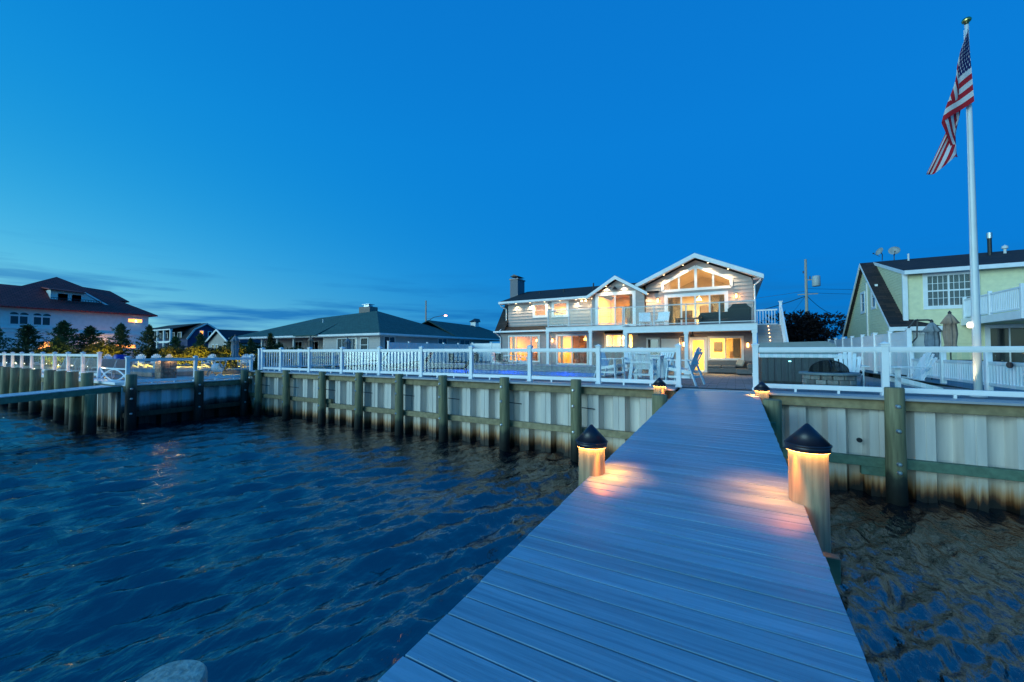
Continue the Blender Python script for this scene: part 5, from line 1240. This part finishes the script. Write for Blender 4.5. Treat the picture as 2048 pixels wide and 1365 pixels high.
m.build('rake_board', TRIM, BH)
for x in np.linspace(cx - ln_ + .3, cx - 3.2, 6): MB().box(x - .22, x + .22, cy_ - 2.6, cy_ - 2.2, -.4, 6.9).build('porch_column', TRIM, BH)
MB().box(cx - ln_, cx - 3, cy_ - 2.65, cy_ - 2.15, 3.3, 3.8).box(cx - ln_, cx - 3, cy_ - 2.7, cy_ - 2.1, 6.7, 7.0).build('porch_beam', TRIM, BH)
for x in np.linspace(cx - ln_ + 1.2, cx - 5.5, 5): window(BH, front(cy_ - .05), x, x + 2.2, 4.3, 6.3, (1, 1), fr=.2, pane=DARKPANE)
window(BH, side(cx, 1), cy_ + 2.6, cy_ + 3.7, 5.1, 6.8, (1,), fr=.18, pane=LITW, name='lit_window', depth=.1); window(BH, side(cx, 1), cy_ + 4.6, cy_ + 5.6, 5.1, 6.6, (1,), fr=.18, pane=DARKPANE, depth=.1)
TH = T('tan_house', 'distant tan gabled house with dark roof beside the navy house', 'house', (-107, 52, -.4))
TANS = M('tan_siding', (.40, .36, .34), .7, .08, 3)
MB().box(-112.4, -102.4, 48.7, 62, -.4, 3.2).prism([(-112.4, 48.7, 3.2), (-102.4, 48.7, 3.2), (-107.4, 48.7, 6.0)], (0, 12, 0)).build('wall', TANS, TH)
k = MB(); roof_slab(k, [(-113, 48.2, 3.1), (-107.4, 48.2, 6.3), (-107.4, 64, 6.3), (-113, 64, 3.1)], .15); roof_slab(k, [(-101.8, 48.2, 3.1), (-107.4, 48.2, 6.3), (-107.4, 64, 6.3), (-101.8, 64, 3.1)], .15); k.build('roof', M('navy_shingle', (.02, .028, .045), .9, .2, 2), TH)
MB().beam((-113, 48.1, 3.0), (-107.4, 48.1, 6.2), .12, .4).beam((-101.8, 48.1, 3.0), (-107.4, 48.1, 6.2), .12, .4).build('rake_board', TRIM, TH)
for x in (-110.6, -108.9, -105.2): window(TH, front(48.68), x, x + 1.3, 1.0, 2.8, (1,), 2, fr=.15, pane=DARKPANE)
window(TH, side(-102.4, 1), 51, 52.6, .9, 2.6, (1,), fr=.15, pane=DARKPANE)

# ------------------------------------------------------------------ left neighbour: return wall, piles, walkway, terrace things
rw = T('bulkhead_wall', 'shadowed corrugated return bulkhead facing the dock at the left', 'bulkhead', (-21.95, 9, -2.6))
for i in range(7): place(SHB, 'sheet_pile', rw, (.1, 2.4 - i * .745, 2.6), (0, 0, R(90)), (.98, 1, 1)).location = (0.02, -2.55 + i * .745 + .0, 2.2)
MB().box(-22.3, -21.75, 6.5, 11.6, -.45, -.40, .006).build('cap_board', TRIM, rw); MB().box(-21.93, -21.78, 6.5, 11.6, -.68, -.47, .008).build('waler', WALER, rw); MB().box(-21.9, -21.78, 6.5, 11.6, -1.75, -1.55, .008).build('waler', BARK, rw)
for i, (yv, zt) in enumerate(((6.64, .04), (9.0, .08), (10.95, .05))):
    pile_obj(-21.55, yv, zt, .17, ('dark-footed timber pile at the outer corner of the return bulkhead', 'dark-footed timber pile in the middle of the return bulkhead', 'dark timber pile in the inner corner of the return bulkhead')[i], 'piles of the return bulkhead', bolts=((-.55, .2), (-.95, .2), (-1.55, .2)), bdir=(.9, -.4),
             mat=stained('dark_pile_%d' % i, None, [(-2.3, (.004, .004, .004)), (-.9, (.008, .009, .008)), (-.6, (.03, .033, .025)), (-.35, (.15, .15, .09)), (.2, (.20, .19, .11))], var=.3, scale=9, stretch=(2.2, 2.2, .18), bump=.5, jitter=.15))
lw = T('bulkhead_wall', 'pale sheet bulkhead behind the leftmost row of piles', 'bulkhead', (-34, 6.5, -2.6))
for i in range(30): place(SH, 'sheet_pile', lw, (11.8 - (i + 1) * .76, -.1, 2.35))
MB().box(-48, -22.1, 6.3, 7.0, -.40, -.30, .006).build('cap_board', TRIM, lw); MB().box(-48, -22.1, 6.22, 6.38, -.62, -.42, .006).build('waler', WALER, lw)
for i, x in enumerate([-23.9, -25.75, -27.3, -29.15, -31.35, -33.4, -35.4, -37.5, -39.6, -41.8]):
    pile_obj(x, 5.95, .07, .195, f'stout green pile in the left neighbour row, {ORD[i]} from the walkway', 'row of stout piles at the far left', tilt=(rnd.uniform(-.015, .015), rnd.uniform(-.015, .015)), mat=PILEW)
wk = T('walkway', 'narrow plank walkway crossing in front of the leftmost piles', 'walkway', (-22.6, 6.5, -.42)); wk.rotation_euler = (math.atan(.055), 0, 0)
wme = MB().box(-.62, .62, 0, .135, -.03, 0, .004).mesh('plank'); wme.materials.append(M('weathered_plank', (.52, .56, .60), .6, .2, 3, (1, 10, 1), bump=.2, rand=.12))
for i in range(64): place(wme, 'plank', wk, (0, -.14 - i * .14, rnd.uniform(-.002, .002)))
for x in (-.6, .6): MB().box(x - .025, x + .025, -9, 0, -.25, -.032).build('stringer', WALERG, wk, world=False)
pile_obj(-21.85, 5.55, -.68, .17, 'dark pile under the walkway at its bulkhead end', 'walkway piles'); pile_obj(-21.85, 2.2, -.85, .17, 'dark pile under the outer walkway', 'walkway piles'); pile_obj(-23.35, 5.5, -.68, .17, 'dark pile under the far side of the walkway', 'walkway piles')
# terrace furniture
def left_adir(label, x, y, rz): return dup(LA, (x, y, -.15), rz, label)
LA = adirondack('white adirondack chair, left of the pair seen from behind on the far left terrace', (-36.2, 11.4, -.15), R(40), 0, 'white chairs on the left terrace')
left_adir('white adirondack chair, right of the pair seen from behind on the far left terrace', -35.2, 11.9, R(40)); left_adir('white adirondack chair seen edge-on beside the blue barrel', -36.4, 10.3, R(120)); left_adir('white adirondack chair seen edge-on beside the stone column', -33.6, 11.9, R(-55))
left_adir('white adirondack chair in front of the brightly lit yellow shrub', -31.9, 13.9, R(40)); left_adir('white adirondack chair next to the end of the glass fence on the terrace', -30.2, 15.3, R(45)); left_adir('white adirondack chair just behind the closed pale umbrella', -30.9, 15.9, R(30))
t = T('stone_column', 'stone-faced outdoor bar with flat top lit from under its edge', 'outdoor bar', (-24.15, 8.7, -.4))
for (x0, x1, yv0, yv1) in ((-.35, .32, -.3, .32),):
    for r_ in range(8):
        xx = x0
        while xx < x1 - .02:
            w = min(rnd.uniform(.16, .32), x1 - xx); MB().box(xx + .006, xx + w - .006, yv0 - rnd.uniform(.0, .02), yv0 + .1, r_ * .125 + .004, r_ * .125 + .12, .012).build('stone', STONEMAT if 'STONEMAT' in globals() else globals().setdefault('STONEMAT', M('ledge_stone', (.26, .21, .17), .85, .3, 9, bump=.6, bscale=25, rand=.4)), t, world=False); xx += w
        yy = yv0 + .1
        while yy < yv1 - .02:
            w = min(rnd.uniform(.16, .3), yv1 - yy); MB().box(x1 - .1, x1 + rnd.uniform(0, .02), yy + .006, yy + w - .006, r_ * .125 + .004, r_ * .125 + .12, .012).build('stone', STONEMAT, t, world=False); yy += w
    MB().box(x0 + .02, x1 - .05, yv0 + .05, yv1, 0, 1.0).build('core', STONEMAT, t, world=False)
MB().box(-.5, .47, -.45, .47, 1.0, 1.07, .015).build('countertop', M('dark_counter', (.05, .06, .07), .3, .2, 5), t, world=False)
for p_ in ((-24.4, 8.32, .55), (-23.95, 8.32, .55), (-23.76, 8.75, .55)): light('POINT', p_, 4, WARM, t, .04, name='counter_light')
t = T('plastic_barrel', 'blue plastic barrel beside the curved white bench', 'barrel', (-33.3, 9.7, -.15)); MB().lathe([(.27, 0), (.30, .04), (.30, .28), (.315, .30), (.30, .32), (.30, .60), (.315, .62), (.30, .64), (.30, .86), (.27, .90), (.25, .88)], 20).build('shell', BLUEP, t, world=False, smooth=True); MB().lathe([(.26, .89), (.26, .93), (.001, .94)], 20).build('lid', BLUEP, t, world=False)
t = T('gate_scroll', 'low white scrolled rail between the two left fences', 'gate', (-23.8, 6.75, -.4))
MB().tube([(-1.6, 0, .62), (1.6, 0, .62)], .035, 8).build('top_rail', VINYL, t, world=False)
for s in (-1, 1): MB().tube([(x, 0, .1 + .48 * (1 - (x / 1.6) ** 2) if s > 0 else .58 - .48 * (1 - (x / 1.6) ** 2)) for x in np.linspace(-1.6, 1.6, 17)], .028, 8).build('scroll', VINYL, t, world=False)
for i, (x, yv) in enumerate(((-27.6, 7.9), (-29.6, 7.9), (-31.6, 7.9), (-33.6, 7.9), (-35.6, 7.9))):
    chaise(f'pale sling chaise lounge behind the far left glass fence, {ORD[i]} from the gate', (x, yv, -.4), R(-80), FABW, 'pale chaise lounges at the far left', ALU)
    light('POINT', (x + .2, yv + .1, -.2), 2.0, WARMW, None, .01, name='chaise_fill_light')  # added fill lamp without a fixture, hidden under each chaise to warm its sling
# hose reel cart
t = T('hose_reel_cart', 'small wheeled hose reel cart with coiled pale hose on the left patio', 'hose reel', (-22.9, 10.3, -.4), R(30))
for x in (-.28, .28):
    w = MB().tube([(x, .22 * math.cos(a), .22 + .22 * math.sin(a)) for a in np.linspace(0, 2 * math.pi, 19)], .03, 6).build('wheel', FABU, t, world=False)
MB().lathe([(.26, -.2), (.26, -.17), (.12, -.16), (.12, .16), (.26, .17), (.26, .2)], 20).build('reel', ALU, t, world=False).rotation_euler = (0, R(90), 0)
t.children[-1].location = (0, .05, .55)
for q in range(5): MB().tube([(-.13 + q * .065, .05 + .2 * math.cos(a), .55 + .2 * math.sin(a)) for a in np.linspace(0, 2 * math.pi, 19)], .03, 6).build('hose_coil', POLY, t, world=False)
MB().tube([(-.28, -.1, .2), (-.28, .35, .9), (.28, .35, .9), (.28, -.1, .2)], .018, 6).build('handle', ALU, t, world=False)

# ------------------------------------------------------------------ trees and shrubs
def leaf_quad(V, F, p, d, s, rs):
    n = Vector((rs.uniform(-1, 1), rs.uniform(-1, 1), rs.uniform(-.3, 1))); a = Vector(d).normalized(); b = a.cross(n)
    if b.length < 1e-3: return
    b.normalize(); k = len(V); p = Vector(p)
    V += [tuple(p - b * s * .32), tuple(p + a * s * .55 - b * s * .1), tuple(p + a * s), tuple(p + b * s * .32)]; F.append((k, k + 1, k + 2, k + 3))
def conifer_mesh(seed, n=95, per=34):
    rs = random.Random(seed); V, F = [], []
    for i in range(n):
        t = (i / n) ** .9; z = .06 + .9 * t; r = .27 * (1 - t) ** .9 * rs.choice((.55, .8, 1.0, 1.25, 1.6)) + .012; a = i * 2.4 + rs.uniform(-.4, .4); up = rs.uniform(.35, .8)
        d = Vector((math.cos(a), math.sin(a), up))
        for q in range(per):
            s = rs.random() ** .7; p = Vector((0, 0, z)) + Vector((d.x * r * s, d.y * r * s, r * up * s * .8)); p += Vector((rs.gauss(0, .018), rs.gauss(0, .018), rs.gauss(0, .014)))
            leaf_quad(V, F, p, d + Vector((rs.gauss(0, .5), rs.gauss(0, .5), rs.gauss(0.2, .4))), rs.uniform(.022, .05), rs)
    for q in range(40): leaf_quad(V, F, (rs.gauss(0, .006), rs.gauss(0, .006), rs.uniform(.9, 1.0)), (rs.gauss(0, .2), rs.gauss(0, .2), 1), .035, rs)
    me = bpy.data.meshes.new('crown'); me.from_pydata(V, [], F); me.update(); return me
def bush_mesh(seed, lumps=16, per=170, leaf=.075):
    rs = random.Random(seed); V, F = [], []
    for i in range(lumps):
        a = rs.uniform(0, 6.28); rr = rs.uniform(0, .34); c = Vector((rr * math.cos(a), rr * math.sin(a), rs.uniform(.28, .72))); R_ = rs.uniform(.14, .25)
        for q in range(per):
            d = Vector((rs.gauss(0, 1), rs.gauss(0, 1), rs.gauss(0.1, 1))).normalized(); p = c + d * R_ * rs.uniform(.7, 1.08)
            if p.z < .02: continue
            leaf_quad(V, F, p, d + Vector((rs.gauss(0, .5), rs.gauss(0, .5), rs.gauss(.2, .5))), leaf * rs.uniform(.6, 1.3), rs)
    me = bpy.data.meshes.new('crown'); me.from_pydata(V, [], F); me.update(); return me
CON = [conifer_mesh(s) for s in (1, 2, 3)]
for me in CON: me.materials.append(LEAFC)
TRUNK = MB().cyl((0, 0, 0), (0, 0, .9), .022, .004, 8).mesh('trunk'); TRUNK.materials.append(BARK)
cons = [(-51.5, 7.6, 3.5, .9, 'at the left frame edge'), (-49.6, 8.9, 3.6, 1.3, 'in front of the arched windows of the red-roofed house'), (-47.0, 10.3, 3.9, 1.25, 'tallest and ragged, before the blank stucco wall'), (-46.2, 11.6, 3.5, 1.4, 'with forked top, right of the ragged tall one'),
        (-43.2, 12.6, 3.7, .95, 'thin and spired, before the lit lower windows'), (-41.8, 13.9, 3.6, .85, 'slim and pointed at the corner of the red-roofed house'), (-40.0, 15.0, 2.6, 1.2, 'low, left of the navy house porch'), (-38.2, 16.0, 2.9, .9, 'pointed, before the navy house porch columns'),
        (-36.6, 17.6, 2.6, 1.3, 'wide, before the navy gable'), (-35.0, 18.2, 2.45, .8, 'narrow, before the tan house gable'), (-33.2, 18.8, 2.9, .75, 'narrow, left of the green-roofed house'), (-45, 9.6, 2.5, 1.4, 'short and bushy, below the stucco wall')]
for i, (x, yv, h, w, lb) in enumerate(cons):
    t = T('conifer_tree', f'dark conifer {lb}', 'tree', (x, yv, -.15), rnd.uniform(0, 6), 'conifers along the left terrace'); t.scale = (h * w * 1.05, h * w * 1.05, h * .92)
    place(CON[i % 3], 'crown', t); place(TRUNK, 'trunk', t)
BU = [bush_mesh(s) for s in (11, 12, 13)]
for me in BU: me.materials.append(LEAFY)
BUG = [bush_mesh(s) for s in (21, 22)]
for me in BUG: me.materials.append(LEAFG)
STEM = MB().cyl((0, 0, 0), (.05, 0, .5), .03, .01, 6).cyl((0, 0, 0), (-.08, .05, .5), .025, .01, 6).cyl((0, 0, 0), (.02, -.1, .5), .025, .01, 6).mesh('stem'); STEM.materials.append(BARK)
def shrub(label, x, yv, z, w, h, me, group):
    t = T('shrub', label, 'shrub', (x, yv, z), rnd.uniform(0, 6), group); t.scale = (w, w, h); place(me, 'crown', t); place(STEM, 'stem', t); return t
ysh = [(-45.0, 9.3, 1.9, 1.5, 'left of the lit ones above the far fence'), (-41.2, 11.2, 2.4, 2.2, 'big and brightly lit, behind the blue barrel'), (-37.2, 13.9, 2.0, 1.7, 'behind the stone bar, left one'), (-35.8, 14.9, 2.0, 1.8, 'behind the stone bar, right one'), (-33.6, 16.2, 2.0, 2.1, 'glowing, behind the fan-backed white chair'), (-27.0, 12.6, 1.4, 1.1, 'low and glowing, at the second return-fence post')]
for i, (x, yv, w, h, lb) in enumerate(ysh):
    shrub(f'yellow-green uplit shrub {lb}', x, yv, -.15, w, h, BU[i % 3], 'uplit shrubs on the left terrace')
    d = Vector((-x, -yv, 0)).normalized(); light('POINT', (x + d.x * w * .62, yv + d.y * w * .62, .12), 150 if i < 5 else 20, (1, .70, .10), None, .02, name='garden_uplight')
hed = [(-48.0, 8.3), (-46.6, 9.6), (-44.4, 11.2), (-43.2, 12.0), (-40.2, 13.4), (-39.0, 14.4), (-37.6, 15.2), (-36.0, 16.3), (-34.4, 17.2), (-32.6, 18.2), (-30.8, 19.4), (-28.6, 20.4), (-26.6, 20.0), (-24.4, 19.6)]
for i, (x, yv) in enumerate(hed):
    shrub(f'dark low hedge shrub behind the left terrace, number {ORD[i] if i < 12 else ("thirteenth", "fourteenth")[i - 12]} from the left', x, yv, -.2, 2.3, 1.75 if i < 11 else 1.3, BUG[i % 2], 'hedge behind the left terrace')
for i, (x, yv, lb) in enumerate(((-45.5, 24.2, 'leafy palm-like shrub under the left porch of the green-roofed house'), (-40.8, 24.0, 'leafy shrub at the middle porch column of the green-roofed house'), (-24.0, 13.0, 'ornamental grass clump behind the leftmost glass panels'), (-24.2, 15.5, 'second ornamental grass clump behind the low baluster fence'))):
    shrub(lb, x, yv, -.4, 2.0 if i < 2 else 1.4, 2.6 if i < 2 else 1.25, BUG[i % 2], 'patio planting by the green-roofed house')
pt = T('plum_tree', 'dark round purple-leaved tree behind the hot tub', 'tree', (5.1, 40, -.1)); pt.scale = (5.6, 5.6, 4.6)
me = bush_mesh(31, 26, 260, .05); me.materials.append(LEAFP); place(me, 'crown', pt); place(TRUNK, 'trunk', pt, (0, 0, 0), (0, 0, 0), (1.4, 1.4, .8))
far = [(-96, 60, 6), (-70, 62, 7), (-88, 70, 6.5), (-120, 80, 8), (-60, 75, 7)]
for i, (x, yv, h) in enumerate(far):
    t = T('conifer_tree', f'far dark tree on the skyline between the tan house and the green roof, {ORD[i]}', 'tree', (x, yv, -.4), i, 'skyline trees'); t.scale = (h * 1.2, h * 1.2, h * .85); place(CON[i % 3], 'crown', t); place(TRUNK, 'trunk', t)

# ------------------------------------------------------------------ utility pole, wires, street lamp
up = T('utility_pole', 'wooden utility pole with grey transformer behind the dark tree', 'utility pole', (7.75, 60, -.4))
MB().cyl((0, 0, 0), (-.05, 0, 12.7), .19, .13, 12).build('pole', POLEW, up, world=False, smooth=True)
MB().lathe([(.38, 0), (.42, .05), (.42, 1.15), (.36, 1.25), (.05, 1.32)], 18, (.95, -.1, 9.3)).build('transformer', M('transformer_grey', (.42, .46, .47), .5, .08, 4), up, world=False, smooth=True)
MB().box(-.1, 1.0, -.06, .06, 10.1, 10.2).box(-.9, 1.1, -.05, .05, 8.35, 8.45).build('cross_arm', POLEW, up, world=False)
for x in (-.3, .35, .7): MB().cyl((x, 0, 10.2 if x > 0 else 11.0), (x, 0, 10.6 if x > 0 else 11.3), .06).build('insulator', DARKM, up, world=False)
p2 = T('utility_pole', 'farther utility pole beside the roofline of the yellow house', 'utility pole', (17.2, 80, -.4)); MB().cyl((0, 0, 0), (0, 0, 10.6), .2, .14, 10).build('pole', POLEW, p2, world=False); MB().lathe([(.3, 0), (.3, .8), (.05, .9)], 12, (-.4, 0, 9.6)).build('transformer', DARKM, p2, world=False)
def wire(label, a, b, sag, r=.018):
    pts = [Vector(a) + (Vector(b) - Vector(a)) * s + Vector((0, 0, -4 * sag * s * (1 - s))) for s in np.linspace(0, 1, 15)]
    tag(MB().tube(pts, r, 5).build('power_line', BLACK), label, 'power line', 'power lines at the wooden pole')
P0 = (7.7, 60)
wire('power line from the pole left to behind the gable, lowest of the heavy ones', (P0[0], 60, 7.8), (-14, 52, 5.2), 1.6, .04); wire('thin power line from the pole left, uppermost', (P0[0], 60, 8.4), (-30, 62, 7.5), .8)
wire('thin power line from the pole left, below the heavy cable', (P0[0], 60, 5.2), (-30, 60, 4.6), .6); wire('upper power line from the pole to the right', (P0[0], 60, 8.7), (40, 68, 9.3), .8); wire('middle power line from the pole to the right', (P0[0], 60, 8.2), (40, 68, 8.4), .8)
wire('drooping service cable from the pole down to the yellow house', (P0[0], 60, 7.9), (17.2, 80, 7.6), 1.8, .03); wire('lower cable from the pole to the farther pole', (P0[0], 60, 5.4), (17.2, 80, 7.2), .5, .03); wire('guy wire sloping down left from the pole', (P0[0], 60, 7.9), (4.0, 58, 2.5), 0, .015)
sl = T('street_lamp', 'street lamp on a wooden pole glowing above the green roof', 'street lamp', (-48.6, 55, -.4))
MB().cyl((0, 0, 0), (0, 0, 10.6), .16, .12, 10).build('pole', POLEW, sl, world=False); MB().tube([(0, 0, 6.6), (1.8, 0, 7.5), (4.2, 0, 7.75)], .05, 6).tube([(0, 0, 7.3), (1.2, 0, 7.3)], .02, 5).build('arm', DARKM, sl, world=False)
MB().lathe([(.001, -.18), (.2, -.1), (.28, .02), (.1, .1)], 14, (4.5, 0, 7.7)).build('lamp_head', emit('street_glow', (1.0, .40, .22), 9), sl, world=False); light('POINT', (-44.1, 54.6, 7.0), 80, (1, .5, .25), sl, .2, name='street_light')
